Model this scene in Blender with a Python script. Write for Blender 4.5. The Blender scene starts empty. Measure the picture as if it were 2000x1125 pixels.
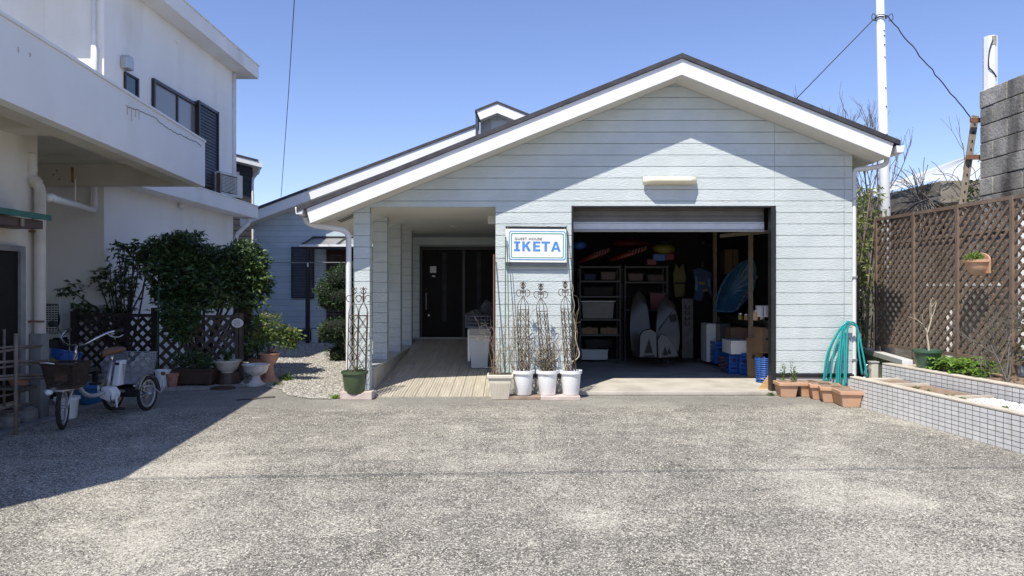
import bpy, bmesh, math, random
from mathutils import Vector, Matrix
random.seed(7)
R = random.random
def U(a, b): return a + (b - a) * R()
S = bpy.context.scene
COL = S.collection
CAMH = 1.42
F = 1444.0                     # focal length in photograph pixels (2000 wide)

# ------------------------------------------------------------------ camera, light, exposure
cam = bpy.data.cameras.new('camera')
camo = bpy.data.objects.new('camera', cam)
COL.objects.link(camo)
camo.location = (0, 0, CAMH)
camo.rotation_euler = (math.pi / 2, 0, 0)
cam.sensor_width = 36.0
cam.lens = F / 2000 * 36
cam.clip_end = 2000
S.camera = camo
SUN = Vector((.52, 1.0, -1.75)).normalized()      # the way the light travels
W = bpy.data.worlds.new('World')
S.world = W
W.use_nodes = True
nt = W.node_tree
sky = nt.nodes.new('ShaderNodeTexSky')
sky.sky_type = 'NISHITA'
sky.sun_disc = False
sky.sun_elevation = math.asin(-SUN.z)
sky.sun_rotation = math.atan2(-SUN.x, -SUN.y)
sky.air_density = 1.0
sky.dust_density = .0
sky.ozone_density = 6.0
wbal = nt.nodes.new('ShaderNodeMix')      # the camera's slightly magenta white balance
wbal.data_type = 'RGBA'; wbal.blend_type = 'MULTIPLY'; wbal.inputs[0].default_value = 1
wbal.inputs[7].default_value = (1.13, .975, 1.06, 1)
nt.links.new(sky.outputs[0], wbal.inputs[6])
nt.links.new(wbal.outputs[2], nt.nodes['Background'].inputs[0])
nt.nodes['Background'].inputs[1].default_value = .148
sl = bpy.data.lights.new('sun', 'SUN')
sl.energy = 5.0
sl.angle = math.radians(.5)
sl.color = (1, .955, .85)
slo = bpy.data.objects.new('sun', sl)
COL.objects.link(slo)
slo.location = (-5, -8, 15)
slo.rotation_euler = SUN.to_track_quat('-Z', 'Y').to_euler()
S.view_settings.view_transform = 'Standard'
S.view_settings.look = 'None'
S.view_settings.exposure = 0.22
S.view_settings.gamma = 1.0
S.view_settings.use_curve_mapping = False

def P(px, py, Y):              # a photograph pixel at depth Y -> a point
    return Vector(((px - 1000) / F * Y, Y, CAMH - (py - 562.5) / F * Y))
def XX(px, Y): return (px - 1000) / F * Y
def ZZ(py, Y): return CAMH - (py - 562.5) / F * Y

# ------------------------------------------------------------------ materials
def lin(h):
    return tuple(((c / 255) / 12.92 if c / 255 <= .04045 else ((c / 255 + .055) / 1.055) ** 2.4) for c in h)
def mat(name, c, c2=None, ns=6, stretch=(1, 1, 1), lo=.35, hi=.65, rough=.7, bump=0, bs=60, bstretch=(1, 1, 1), metal=0,
        island=0, spec=.5, transl=0, detail=4, dirt=None, ds=1.2, dlo=.55, dhi=.75, coat=0, obj_rand=0):
    m = bpy.data.materials.new(name)
    m.use_nodes = True
    n, l = m.node_tree.nodes, m.node_tree.links
    b = n['Principled BSDF']
    b.inputs['Roughness'].default_value = rough
    b.inputs['Metallic'].default_value = metal
    b.inputs['Specular IOR Level'].default_value = spec
    b.inputs['Coat Weight'].default_value = coat
    geo = n.new('ShaderNodeNewGeometry')
    def noise(scale, st, det=detail):
        mp = n.new('ShaderNodeMapping'); mp.inputs['Scale'].default_value = st
        l.new(geo.outputs['Position'], mp.inputs['Vector'])
        t = n.new('ShaderNodeTexNoise'); t.inputs['Scale'].default_value = scale; t.inputs['Detail'].default_value = det
        l.new(mp.outputs[0], t.inputs['Vector'])
        return t
    def ramp(src, a, bb):
        r = n.new('ShaderNodeMapRange'); r.inputs[1].default_value = a; r.inputs[2].default_value = bb
        l.new(src, r.inputs[0]); return r.outputs[0]
    def mix(fac, A, B):
        x = n.new('ShaderNodeMix'); x.data_type = 'RGBA'
        if isinstance(fac, float): x.inputs[0].default_value = fac
        else: l.new(fac, x.inputs[0])
        for k, v in ((6, A), (7, B)):
            if isinstance(v, tuple): x.inputs[k].default_value = (*v[:3], 1)
            else: l.new(v, x.inputs[k])
        return x.outputs[2]
    col = tuple(c)
    if c2 is not None:
        if island: fac = geo.outputs['Random Per Island']
        else: fac = ramp(noise(ns, stretch).outputs[0], lo, hi)
        col = mix(fac, tuple(c), tuple(c2))
    if obj_rand:
        oi = n.new('ShaderNodeObjectInfo')
        hs = n.new('ShaderNodeHueSaturation')
        l.new(ramp(oi.outputs['Random'], 0, 1), hs.inputs['Value'])
        hs.inputs['Value'].default_value = 1
        mr = n.new('ShaderNodeMapRange'); mr.inputs[3].default_value = 1 - obj_rand; mr.inputs[4].default_value = 1 + obj_rand
        l.new(oi.outputs['Random'], mr.inputs[0]); l.new(mr.outputs[0], hs.inputs['Value'])
        if isinstance(col, tuple): hs.inputs['Color'].default_value = (*col, 1)
        else: l.new(col, hs.inputs['Color'])
        col = hs.outputs[0]
    if dirt is not None:
        col = mix(ramp(noise(ds, (1, 1, .35), 6).outputs[0], dlo, dhi), col, tuple(dirt))
    if isinstance(col, tuple): b.inputs['Base Color'].default_value = (*col, 1)
    else: l.new(col, b.inputs['Base Color'])
    if bump:
        bn = n.new('ShaderNodeBump'); bn.inputs['Strength'].default_value = bump; bn.inputs['Distance'].default_value = .01
        l.new(noise(bs, bstretch, 5).outputs[0], bn.inputs['Height'])
        l.new(bn.outputs[0], b.inputs['Normal'])
    if transl:
        tr = n.new('ShaderNodeBsdfTranslucent'); ms = n.new('ShaderNodeMixShader')
        ms.inputs[0].default_value = transl
        if isinstance(col, tuple): tr.inputs[0].default_value = (*col, 1)
        else: l.new(col, tr.inputs[0])
        l.new(b.outputs[0], ms.inputs[1]); l.new(tr.outputs[0], ms.inputs[2])
        l.new(ms.outputs[0], n['Material Output'].inputs[0])
    return m
def glass(name, c, rough=.05):
    return mat(name, c, rough=rough, spec=.8)

M = {}
M['siding'] = mat('painted_siding', (.555, .612, .612), (.615, .668, .664), ns=3, rough=.6, bump=1, bs=22, bstretch=(1.2, 1.2, 6), obj_rand=.02, dirt=(.51, .56, .55), ds=1.6, dlo=.55, dhi=.85)
M['siding_back'] = mat('painted_siding_wing', (.46, .55, .60), (.52, .60, .65), ns=3, rough=.6, bump=.3, bs=30, bstretch=(1.2, 1.2, 5), obj_rand=.03)
M['trim'] = mat('white_trim_paint', (.80, .80, .79), (.84, .84, .83), ns=2, rough=.5, bump=.06, bs=40)
M['soffit'] = mat('soffit_paint', (.72, .70, .65), (.66, .64, .58), ns=1.5, rough=.7, bump=.05)
M['roof'] = mat('dark_roof_sheet', (.035, .032, .038), (.06, .055, .06), ns=8, rough=.55, bump=.2)
M['groove'] = mat('joint_shadow_board', (.30, .33, .335), rough=.8)
M['black'] = mat('black_metal_trim', (.012, .012, .013), (.02, .02, .02), rough=.45)
M['darkwood'] = mat('shaded_interior_board', (.010, .008, .007), (.018, .014, .011), ns=5, stretch=(1, 1, 6), rough=.8)  # dimness of the garage room put into the board colour
M['concrete'] = mat('pale_concrete', (.46, .42, .36), (.56, .52, .45), ns=2.5, rough=.85, bump=.3, bs=90, dirt=(.30, .27, .22), ds=1.5)
M['plinth'] = mat('plinth_concrete', (.45, .44, .41), (.54, .53, .50), ns=4, rough=.85, bump=.2, bs=80)
M['lowwall'] = mat('render_low_wall', (.42, .38, .33), (.50, .46, .41), ns=5, rough=.85, bump=.4, bs=150)
M['deck'] = mat('deck_board', (.42, .375, .30), (.53, .475, .385), ns=3, stretch=(8, .6, 1), rough=.65, bump=.3, bs=30, bstretch=(10, .4, 1), obj_rand=.09)
M['door'] = mat('door_dark_brown', (.008, .007, .006), (.013, .011, .010), ns=8, stretch=(6, 6, 1), rough=.6, spec=.2)
M['slit'] = mat('smoked_glass', (.02, .022, .024), (.035, .038, .04), ns=5, rough=.5, spec=.2)
M['alu'] = mat('aluminium', (.55, .55, .56), rough=.35, metal=.8)
M['chrome'] = mat('chrome', (.7, .7, .72), rough=.18, metal=1)
M['shutter'] = mat('shutter_slat_paint', (.62, .63, .66), (.70, .71, .74), ns=6, rough=.45)
M['shutter_shaded'] = mat('shutter_slat_in_shade', (.13, .12, .11), (.17, .16, .15), ns=4, rough=.5)  # shade on the upper slats, put into their colour
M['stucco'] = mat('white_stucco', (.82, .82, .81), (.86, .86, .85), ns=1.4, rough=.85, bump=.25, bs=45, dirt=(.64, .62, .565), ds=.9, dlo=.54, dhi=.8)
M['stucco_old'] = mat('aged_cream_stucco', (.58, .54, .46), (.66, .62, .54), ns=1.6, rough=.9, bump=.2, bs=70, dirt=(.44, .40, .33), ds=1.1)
M['pipe_cream'] = mat('cream_pipe', (.50, .46, .38), (.58, .54, .46), ns=5, rough=.6, dirt=(.38, .33, .25), ds=3)
M['pipe_white'] = mat('white_pipe', (.78, .79, .79), (.72, .73, .73), ns=5, rough=.45)
M['pipe_grey'] = mat('weathered_grey_sleeve', (.17, .17, .165), (.25, .245, .235), ns=5, rough=.8)
M['rust'] = mat('rust_stain', (.28, .14, .03), (.40, .24, .08), ns=20, rough=.9)
M['crack'] = mat('hairline_crack', (.18, .17, .16), rough=.9)
M['winframe'] = mat('dark_window_frame', (.02, .016, .016), rough=.4)
M['curtain_glass'] = glass('curtained_glass', (.20, .19, .175), .15)
M['dark_glass'] = glass('dark_glass', (.025, .035, .05), .04)
M['louver'] = mat('slate_louver', (.045, .055, .07), (.06, .07, .085), ns=6, rough=.5)
M['brownlouver'] = mat('red_brown_louver', (.085, .035, .025), (.11, .05, .035), ns=6, rough=.55)
M['canopy'] = mat('canopy_sheet', (.26, .255, .25), (.32, .31, .30), ns=4, rough=.3)
M['darkhouse'] = mat('charcoal_siding', (.035, .037, .042), (.05, .052, .06), ns=4, stretch=(1, 1, 8), rough=.7)
M['acwhite'] = mat('ac_casing', (.60, .60, .57), (.66, .66, .62), ns=4, rough=.5)
M['acgrille'] = mat('ac_grille', (.10, .10, .10), rough=.6)
M['terracotta'] = mat('terracotta_plastic', (.53, .30, .18), (.60, .36, .225), ns=6, rough=.65, bump=.1, obj_rand=.06, dirt=(.46, .33, .24), ds=6)
M['terracotta_old'] = mat('old_terracotta', (.36, .17, .11), (.46, .24, .17), ns=9, rough=.85, bump=.3, bs=80)
M['whiteplastic'] = mat('white_plastic', (.86, .86, .85), (.82, .82, .81), ns=7, rough=.4, dirt=(.62, .60, .55), ds=9, dlo=.62)
M['whiteurn'] = mat('white_urn_paint', (.62, .60, .58), (.70, .68, .66), ns=9, rough=.75, bump=.3, dirt=(.45, .38, .34), ds=4)
M['beigeplastic'] = mat('beige_plastic', (.62, .56, .46), (.68, .62, .52), ns=8, rough=.55, dirt=(.48, .43, .36), ds=7)
M['greenpot'] = mat('olive_green_plastic', (.055, .085, .04), (.075, .11, .055), ns=6, rough=.45)
M['greenpot_dark'] = mat('forest_green_plastic', (.045, .10, .06), (.06, .125, .08), ns=6, rough=.4)
M['soil'] = mat('potting_soil', (.06, .045, .03), (.13, .10, .07), ns=40, rough=.95, bump=.8, bs=60)
M['brownpot'] = mat('dark_brown_plastic', (.06, .035, .025), (.085, .05, .035), ns=6, rough=.5)
M['iron'] = mat('rusty_iron', (.055, .04, .032), (.10, .065, .045), ns=30, rough=.8)
M['stake'] = mat('green_stake', (.035, .11, .06), rough=.5)
M['brownpole'] = mat('brown_pole', (.15, .065, .035), rough=.6)
M['stem'] = mat('dry_stem', (.20, .15, .10), (.34, .27, .19), ns=30, rough=.9)
M['palestem'] = mat('pale_vine_stem', (.42, .36, .27), (.52, .46, .36), ns=30, rough=.9)
M['bark'] = mat('dark_bark', (.055, .045, .036), (.10, .08, .06), ns=25, rough=.95, bump=.5)
M['twig'] = mat('grey_twig', (.13, .115, .10), (.20, .18, .16), ns=25, rough=.95)
M['leafdark'] = mat('dark_glossy_leaf', (.018, .042, .014), (.11, .18, .058), island=1, rough=.30, transl=.15)
M['leafvar'] = mat('variegated_leaf', (.05, .09, .025), (.20, .22, .07), island=1, rough=.45, transl=.2)
M['leaflime'] = mat('bright_leaf', (.10, .20, .025), (.22, .36, .06), island=1, rough=.5, transl=.3)
M['leafpot'] = mat('shrub_leaf', (.045, .10, .018), (.17, .24, .05), island=1, rough=.35, transl=.25)
M['leafred'] = mat('reddish_new_leaf', (.26, .24, .06), (.36, .26, .08), island=1, rough=.45, transl=.25)
M['leafbush'] = mat('topiary_leaf', (.014, .036, .010), (.06, .12, .03), island=1, rough=.45, transl=.15)
M['leafbamboo'] = mat('bamboo_leaf', (.10, .14, .025), (.26, .29, .08), island=1, rough=.5, transl=.25)
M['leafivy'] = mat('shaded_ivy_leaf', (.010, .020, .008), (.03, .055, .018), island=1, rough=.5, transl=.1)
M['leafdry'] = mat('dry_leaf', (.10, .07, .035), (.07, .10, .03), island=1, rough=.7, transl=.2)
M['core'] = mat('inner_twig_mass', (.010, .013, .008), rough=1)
M['lattice'] = mat('brown_lattice_wood', (.165, .115, .082), (.215, .155, .115), ns=6, stretch=(1, 1, 1), rough=.7, bump=.3, bs=40, obj_rand=.08)
M['lattice_dark'] = mat('blackish_lattice_wood', (.018, .014, .013), (.032, .025, .022), ns=8, rough=.8)
M['lattice_grey'] = mat('weathered_lattice_wood', (.075, .062, .05), (.12, .10, .08), ns=8, rough=.9)
M['tile'] = mat('grey_white_tile', (.68, .67, .66), (.76, .75, .74), ns=12, rough=.35, obj_rand=.045, dirt=(.47, .44, .41), ds=3, dlo=.58, dhi=.85)
M['grout'] = mat('dark_grout', (.03, .028, .028), rough=.9)
M['cap'] = mat('mortar_cap', (.52, .46, .37), (.62, .56, .47), ns=5, rough=.9, bump=.5, bs=90, dirt=(.38, .31, .23), ds=3)
M['whitegravel'] = mat('white_gravel', (.70, .70, .70), (.80, .80, .80), island=1, rough=.8)
M['bedsoil'] = mat('dry_bed_soil', (.24, .16, .11), (.33, .24, .17), ns=25, rough=.95, bump=1, bs=60)
M['oldconcrete'] = mat('old_blackened_concrete', (.26, .24, .205), (.44, .41, .36), ns=3.5, rough=.95, bump=1, bs=25, dirt=(.085, .078, .068), ds=1.7, dlo=.5, dhi=.66, obj_rand=.13)
M['shedband'] = mat('stained_concrete_band', (.20, .175, .14), (.29, .26, .21), ns=2.5, rough=.95, bump=.5, bs=30, dirt=(.12, .10, .08), ds=1.4)
M['whiteroof'] = mat('white_corrugated_sheet', (.60, .62, .64), (.52, .54, .56), ns=3, rough=.5)
M['whitepole'] = mat('white_painted_steel', (.76, .77, .78), (.80, .81, .82), ns=4, rough=.45, dirt=(.62, .60, .56), ds=4, dlo=.62)
M['cable'] = mat('black_cable', (.012, .013, .02), rough=.6)
M['timber'] = mat('weathered_timber', (.20, .165, .12), (.29, .245, .19), ns=10, stretch=(4, 4, 1), rough=.9)
M['rustmetal'] = mat('rusted_bracket', (.17, .08, .045), (.24, .13, .08), ns=25, rough=.9)
M['hose'] = mat('turquoise_hose', (.012, .27, .27), (.02, .32, .31), ns=4, rough=.32)
M['bamboo'] = mat('grey_bamboo_pole', (.15, .12, .095), (.23, .19, .15), ns=8, rough=.8)
M['plank'] = mat('old_plank', (.24, .17, .12), (.34, .26, .20), ns=8, stretch=(1, 6, 6), rough=.9)
M['pinkblock'] = mat('pinkish_plank', (.50, .40, .36), (.60, .50, .45), ns=8, rough=.85, bump=.3)
M['signboard'] = mat('cream_sign_board', (.80, .785, .73), (.83, .82, .77), ns=2, rough=.4)
M['signwhite'] = mat('sign_pale_band', (.76, .83, .86), rough=.4)
M['signblue'] = mat('sign_blue', (.06, .22, .62), (.09, .28, .68), ns=20, rough=.4)
M['signborder'] = mat('sign_border_blue', (.055, .20, .48), (.08, .28, .58), ns=15, rough=.4)
M['signgreen'] = mat('sign_green', (.03, .24, .14), (.05, .30, .18), ns=15, rough=.4)
M['signgrey'] = mat('sign_dark_lettering', (.09, .085, .08), rough=.4)
M['lamp'] = mat('yellowed_lamp_cover', (.78, .69, .51), (.84, .77, .62), ns=5, rough=.3)
M['rubber'] = mat('rubber', (.012, .012, .012), (.02, .02, .02), rough=.8)
M['wicker'] = mat('dark_brown_wicker', (.035, .022, .016), (.055, .036, .026), ns=30, rough=.7)
M['silver'] = mat('silver_paint', (.46, .47, .48), rough=.35, metal=.5)
M['wire'] = mat('galvanised_wire', (.30, .32, .36), rough=.5, metal=.2)
M['whitepaint'] = mat('white_gloss_paint', (.72, .73, .74), rough=.3)
M['saddle'] = mat('tan_leather', (.14, .065, .035), (.18, .09, .05), ns=12, rough=.5)
M['blue'] = mat('blue_plastic', (.02, .095, .36), (.03, .12, .42), ns=8, rough=.4)
M['navy'] = mat('navy_fabric', (.012, .03, .09), rough=.7)
M['poolblue'] = mat('shaded_sky_blue_vinyl', (.0280, .1040, .2000), (.0400, .1280, .2320), ns=5, rough=.4)  # pool blue lowered to carry the dim garage light
M['red'] = mat('shaded_red_vinyl', (.1200, .0072, .0096), (.1500, .0108, .0132), ns=6, rough=.45)  # red darkened, the garage's shade is in the colour
M['pinkstripe'] = mat('shaded_white_stripe', (.2040, .1620, .1740), rough=.5)  # white stripes darkened in colour for the shaded garage
M['yellow'] = mat('shaded_yellow_vinyl', (.1210, .1045, .0110), (.1650, .1430, .0220), ns=6, rough=.5)  # yellow lowered to hold the shade inside the garage
M['carton'] = mat('brown_carton', (.22, .14, .075), (.28, .18, .10), ns=5, rough=.85)
M['ply'] = mat('plywood', (.50, .31, .14), (.58, .38, .19), ns=5, stretch=(1, 1, 8), rough=.7)
M['foam'] = mat('white_foam', (.74, .74, .73), rough=.8)
M['board'] = mat('shaded_off_white_board', (.0413, .0385, .0330), (.0550, .0506, .0440), ns=3, rough=.35)  # off-white boards coloured near black to stand for the garage shade
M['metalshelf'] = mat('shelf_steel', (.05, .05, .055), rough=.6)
M['shelfedge'] = mat('shaded_shelf_edge', (.0660, .0660, .0690), rough=.5)  # shelf fronts dimmed in colour, as shaded at the garage back
M['clearbin'] = mat('shaded_cloudy_plastic', (.0510, .0528, .0540), (.0750, .0768, .0780), ns=9, rough=.35)  # cloudy plastic with the garage shade put into its colour
M['greybin'] = mat('grey_bin_plastic', (.50, .51, .52), (.55, .56, .57), ns=5, rough=.45)
M['paper'] = mat('paper', (.70, .72, .72), rough=.8)
M['newsprint'] = mat('newsprint', (.34, .32, .29), (.44, .42, .38), ns=40, stretch=(1, 1, 8), rough=.9)
M['aggregate'] = mat('exposed_aggregate', (.09, .083, .073), (.78, .73, .63), island=1, rough=.9)
M['lawn'] = mat('short_lawn', (.09, .19, .03), (.15, .27, .05), ns=40, rough=.9)
M['postbeige'] = mat('beige_resin', (.60, .55, .46), rough=.6)
M['purple'] = mat('lilac_petal', (.40, .30, .55), rough=.6)

def ground_mat():
    m = bpy.data.materials.new('worn_asphalt'); m.use_nodes = True
    n, l = m.node_tree.nodes, m.node_tree.links
    b = n['Principled BSDF']; b.inputs['Roughness'].default_value = .9; b.inputs['Specular IOR Level'].default_value = .25
    geo = n.new('ShaderNodeNewGeometry')
    def noise(s, d=4, st=(1, 1, 1), rough=.55):
        mp = n.new('ShaderNodeMapping'); mp.inputs['Scale'].default_value = st
        l.new(geo.outputs['Position'], mp.inputs['Vector'])
        t = n.new('ShaderNodeTexNoise'); t.inputs['Scale'].default_value = s; t.inputs['Detail'].default_value = d
        t.inputs['Roughness'].default_value = rough
        l.new(mp.outputs[0], t.inputs['Vector']); return t.outputs[0]
    def mr(src, a, bb, c=0, d=1):
        r = n.new('ShaderNodeMapRange'); r.inputs[1].default_value = a; r.inputs[2].default_value = bb
        r.inputs[3].default_value = c; r.inputs[4].default_value = d
        l.new(src, r.inputs[0]); return r.outputs[0]
    def math_(op, a, bb):
        x = n.new('ShaderNodeMath'); x.operation = op
        for k, v in ((0, a), (1, bb)):
            if isinstance(v, (int, float)): x.inputs[k].default_value = v
            else: l.new(v, x.inputs[k])
        return x.outputs[0]
    def mix(f, A, B):
        x = n.new('ShaderNodeMix'); x.data_type = 'RGBA'; l.new(f, x.inputs[0])
        for k, v in ((6, A), (7, B)):
            if isinstance(v, tuple): x.inputs[k].default_value = (*v, 1)
            else: l.new(v, x.inputs[k])
        return x.outputs[2]
    # pale exposed stones in dark binder; wear (large noise) decides how much of the stone shows
    wear = math_('ADD', mr(noise(.55, 5), .3, .7, -.03, .02), mr(noise(2.6, 5), .3, .7, -.022, .022))
    streak = mr(noise(.9, 4, (.25, 1.6, 1)), .35, .7, -.010, .012)
    mixn = math_('ADD', math_('MULTIPLY', noise(80, 2, rough=.7), .62), math_('ADD', math_('MULTIPLY', noise(34, 2, rough=.6), .28), math_('MULTIPLY', noise(9, 3), .10)))
    patch = mr(noise(.62, 6, rough=.62), .52, .66, 0, .075)
    worn = mr(noise(1.9, 5, rough=.7), .62, .70, 0, .07)
    grain = math_('ADD', math_('ADD', mixn, wear), math_('ADD', patch, worn))
    vor = n.new('ShaderNodeTexVoronoi'); vor.inputs['Scale'].default_value = 95
    l.new(geo.outputs['Position'], vor.inputs['Vector'])
    sepc = n.new('ShaderNodeSeparateColor'); l.new(vor.outputs['Color'], sepc.inputs[0])
    stone = mix(sepc.outputs[0], (.32, .292, .24), (.67, .63, .53))
    binder = mix(mr(noise(8, 3), .35, .65), (.07, .066, .058), (.145, .136, .12))
    col = mix(mr(grain, .47, .55), binder, stone)
    dark = mr(noise(.35, 6), .56, .72, 0, .18)
    col = mix(dark, col, (.10, .092, .085))
    sx = n.new('ShaderNodeSeparateXYZ'); l.new(geo.outputs['Position'], sx.inputs[0])
    edge = math_('ADD', sx.outputs[1], mr(noise(1.3, 5), .3, .7, -.35, .35))
    apron = math_('MULTIPLY', mr(edge, 8.75, 9.05), .62)     # smoother relaid strip along the house
    col = mix(apron, col, mix(mr(noise(30, 3), .35, .65), (.19, .18, .16), (.27, .26, .23)))
    tint = mr(noise(.8, 4), .4, .7, 0, .22)
    col = mix(tint, col, (.255, .232, .205))
    l.new(col, b.inputs['Base Color'])
    bp = n.new('ShaderNodeBump'); bp.inputs['Strength'].default_value = .9; bp.inputs['Distance'].default_value = .008
    l.new(grain, bp.inputs['Height']); l.new(bp.outputs[0], b.inputs['Normal'])
    return m
M['asphalt'] = ground_mat()
M['gravelbed'] = mat('gravel_bed_fines', (.26, .24, .21), (.50, .47, .42), ns=55, rough=.95, bump=1, bs=50, detail=3, lo=.4, hi=.6)
M['pebble'] = mat('pebble', (.20, .185, .16), (.56, .53, .47), island=1, rough=.85)

# ------------------------------------------------------------------ mesh building
class MB:
    def __init__(s): s.v = []; s.f = []
    def add(s, vs, fs):
        o = len(s.v); s.v += [tuple(v) for v in vs]; s.f += [tuple(i + o for i in f) for f in fs]; return s
    def box(s, x0, x1, y0, y1, z0, z1):
        return s.add([(x0, y0, z0), (x1, y0, z0), (x1, y1, z0), (x0, y1, z0), (x0, y0, z1), (x1, y0, z1), (x1, y1, z1), (x0, y1, z1)],
                     [(0, 3, 2, 1), (4, 5, 6, 7), (0, 1, 5, 4), (1, 2, 6, 5), (2, 3, 7, 6), (3, 0, 4, 7)])
    def hexa(s, a, b):           # bottom ring of n points, top ring of n points
        n = len(a)
        return s.add(list(a) + list(b), [tuple(range(n))[::-1], tuple(range(n, 2 * n))] + [(i, (i + 1) % n, n + (i + 1) % n, n + i) for i in range(n)])
    def xz(s, poly, y0, y1):     # polygon in x,z pushed from y0 to y1
        return s.hexa([(x, y0, z) for x, z in poly], [(x, y1, z) for x, z in poly])
    def yz(s, poly, x0, x1):
        return s.hexa([(x0, y, z) for y, z in poly], [(x1, y, z) for y, z in poly])
    def xy(s, poly, z0, z1):
        return s.hexa([(x, y, z0) for x, y in poly], [(x, y, z1) for x, y in poly])
    def bar(s, p, q, w, h, up=(0, 0, 1)):   # rectangular bar from p to q
        p, q = Vector(p), Vector(q); d = (q - p).normalized(); u = Vector(up)
        if abs(d.dot(u)) > .98: u = Vector((0, 1, 0))
        a = d.cross(u).normalized() * w / 2; b = a.cross(d).normalized() * h / 2
        return s.hexa([p - a - b, p + a - b, p + a + b, p - a + b], [q - a - b, q + a - b, q + a + b, q - a + b])
    def tube(s, pts, r, n=6, caps=True):
        pts = [Vector(p) for p in pts]; k = len(pts)
        rs = r if isinstance(r, (list, tuple)) else [r] * k
        rings = []; prev = None
        for i, p in enumerate(pts):
            d = (pts[min(i + 1, k - 1)] - pts[max(i - 1, 0)])
            d = d.normalized() if d.length > 1e-9 else Vector((0, 0, 1))
            if prev is None:
                a = d.cross(Vector((0, 0, 1)))
                if a.length < .05: a = d.cross(Vector((0, 1, 0)))
            else: a = prev - d * prev.dot(d)
            a.normalize(); prev = a; b = d.cross(a)
            rings.append([p + (a * math.cos(t) + b * math.sin(t)) * rs[i] for t in [2 * math.pi * j / n for j in range(n)]])
        o = [v for g in rings for v in g]
        fs = [(i * n + j, i * n + (j + 1) % n, (i + 1) * n + (j + 1) % n, (i + 1) * n + j) for i in range(k - 1) for j in range(n)]
        if caps: fs += [tuple(range(n))[::-1], tuple(range((k - 1) * n, k * n))]
        return s.add(o, fs)
    def lathe(s, prof, c=(0, 0, 0), n=20, sx=1, sy=1, caps=(True, False)):
        cx, cy, cz = c; o = []
        for r, z in prof:
            o += [(cx + r * sx * math.cos(2 * math.pi * j / n), cy + r * sy * math.sin(2 * math.pi * j / n), cz + z) for j in range(n)]
        fs = [(i * n + j, i * n + (j + 1) % n, (i + 1) * n + (j + 1) % n, (i + 1) * n + j) for i in range(len(prof) - 1) for j in range(n)]
        if caps[0]: fs.append(tuple(range(n))[::-1])
        if caps[1]: fs.append(tuple(range((len(prof) - 1) * n, len(prof) * n)))
        return s.add(o, fs)
    def ball(s, c, rx, ry, rz, n=10, m=6, jit=0):
        o = []; cx, cy, cz = c
        for i in range(m + 1):
            t = math.pi * i / m
            for j in range(n):
                k = 1 + (U(-jit, jit) if jit else 0); a = 2 * math.pi * j / n
                o.append((cx + rx * k * math.sin(t) * math.cos(a), cy + ry * k * math.sin(t) * math.sin(a), cz + rz * k * math.cos(t)))
        return s.add(o, [(i * n + j, (i + 1) * n + j, (i + 1) * n + (j + 1) % n, i * n + (j + 1) % n) for i in range(m) for j in range(n)])
    def leaf(s, p, d, L, w, droop=.25, nrm=None):
        p, d = Vector(p), Vector(d).normalized()
        nn = Vector(nrm) if nrm is not None else Vector((U(-1, 1), U(-1, 1), U(.2, 1)))
        a = d.cross(nn)
        if a.length < .05: a = d.cross(Vector((1, 0, 0)))
        a.normalize(); up = a.cross(d)
        m = p + d * L * .5
        return s.add([p, m + a * w / 2 + up * w * .15, p + d * L - up * L * droop, m - a * w / 2 + up * w * .15, m],
                     [(0, 4, 1), (4, 2, 1), (0, 3, 4), (4, 3, 2)])
    def blob(s, c, rad, n, L, w, shell=.55, up=.3, droop=.25):
        for _ in range(n):
            while True:
                q = Vector((U(-1, 1), U(-1, 1), U(-1, 1)))
                if .05 < q.length < 1: break
            q = q.normalized() * (shell + (1 - shell) * R()) * (1.0 + U(-.12, .12))
            p = Vector((c[0] + q.x * rad[0], c[1] + q.y * rad[1], c[2] + q.z * rad[2]))
            d = Vector((q.x + U(-.8, .8), q.y + U(-.8, .8), q.z * .6 + U(-.5, .5) + up))
            k = U(.65, 1.25)
            s.leaf(p, d, L * k, w * k, droop)
        return s
    def rosette(s, c, n, L, w, tilt=.35, droop=.3):
        a0 = U(0, 6.3)
        for i in range(n):
            a = a0 + 2 * math.pi * i / n + U(-.2, .2); k = U(.75, 1.2)
            s.leaf(c, (math.cos(a), math.sin(a), tilt + U(-.25, .25)), L * k, w * k, droop, (0, 0, 1))
        return s
    def mesh(s, name, m, smooth=False, fix=True):
        me = bpy.data.meshes.new(name)
        me.from_pydata(s.v, [], s.f)
        if fix:
            bm = bmesh.new(); bm.from_mesh(me); bmesh.ops.recalc_face_normals(bm, faces=bm.faces); bm.to_mesh(me); bm.free()
        me.materials.append(m)
        if smooth:
            me.polygons.foreach_set('use_smooth', [True] * len(me.polygons))
        return me
    def build(s, name, m, parent=None, smooth=False, bevel=0, fix=True, loc=None, angle=35):
        me = s.mesh(name, M[m] if isinstance(m, str) else m, smooth, fix)
        return put(name, me, parent, bevel, smooth, loc, angle)
def put(name, me, parent=None, bevel=0, smooth=False, loc=None, angle=35):
    o = bpy.data.objects.new(name, me); COL.objects.link(o)
    if loc is not None: o.location = loc
    if parent is not None:
        o.parent = parent
        if parent.get('_w'): o.matrix_parent_inverse = Matrix.Translation(-Vector(parent['_w']))
    if bevel:
        b = o.modifiers.new('bevel', 'BEVEL'); b.width = bevel; b.segments = 2; b.limit_method = 'ANGLE'; b.angle_limit = math.radians(40)
    return o
def smooth_by_angle(o, deg=40):
    me = o.data
    me.polygons.foreach_set('use_smooth', [True] * len(me.polygons))
    bm = bmesh.new(); bm.from_mesh(me)
    for e in bm.edges:
        if len(e.link_faces) == 2 and e.calc_face_angle(0) > math.radians(deg): e.smooth = False
    bm.to_mesh(me); bm.free(); return o
def tag(o, label, cat, group=None):
    o['label'] = label; o['category'] = cat
    if group: o['group'] = group
    return o
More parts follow.
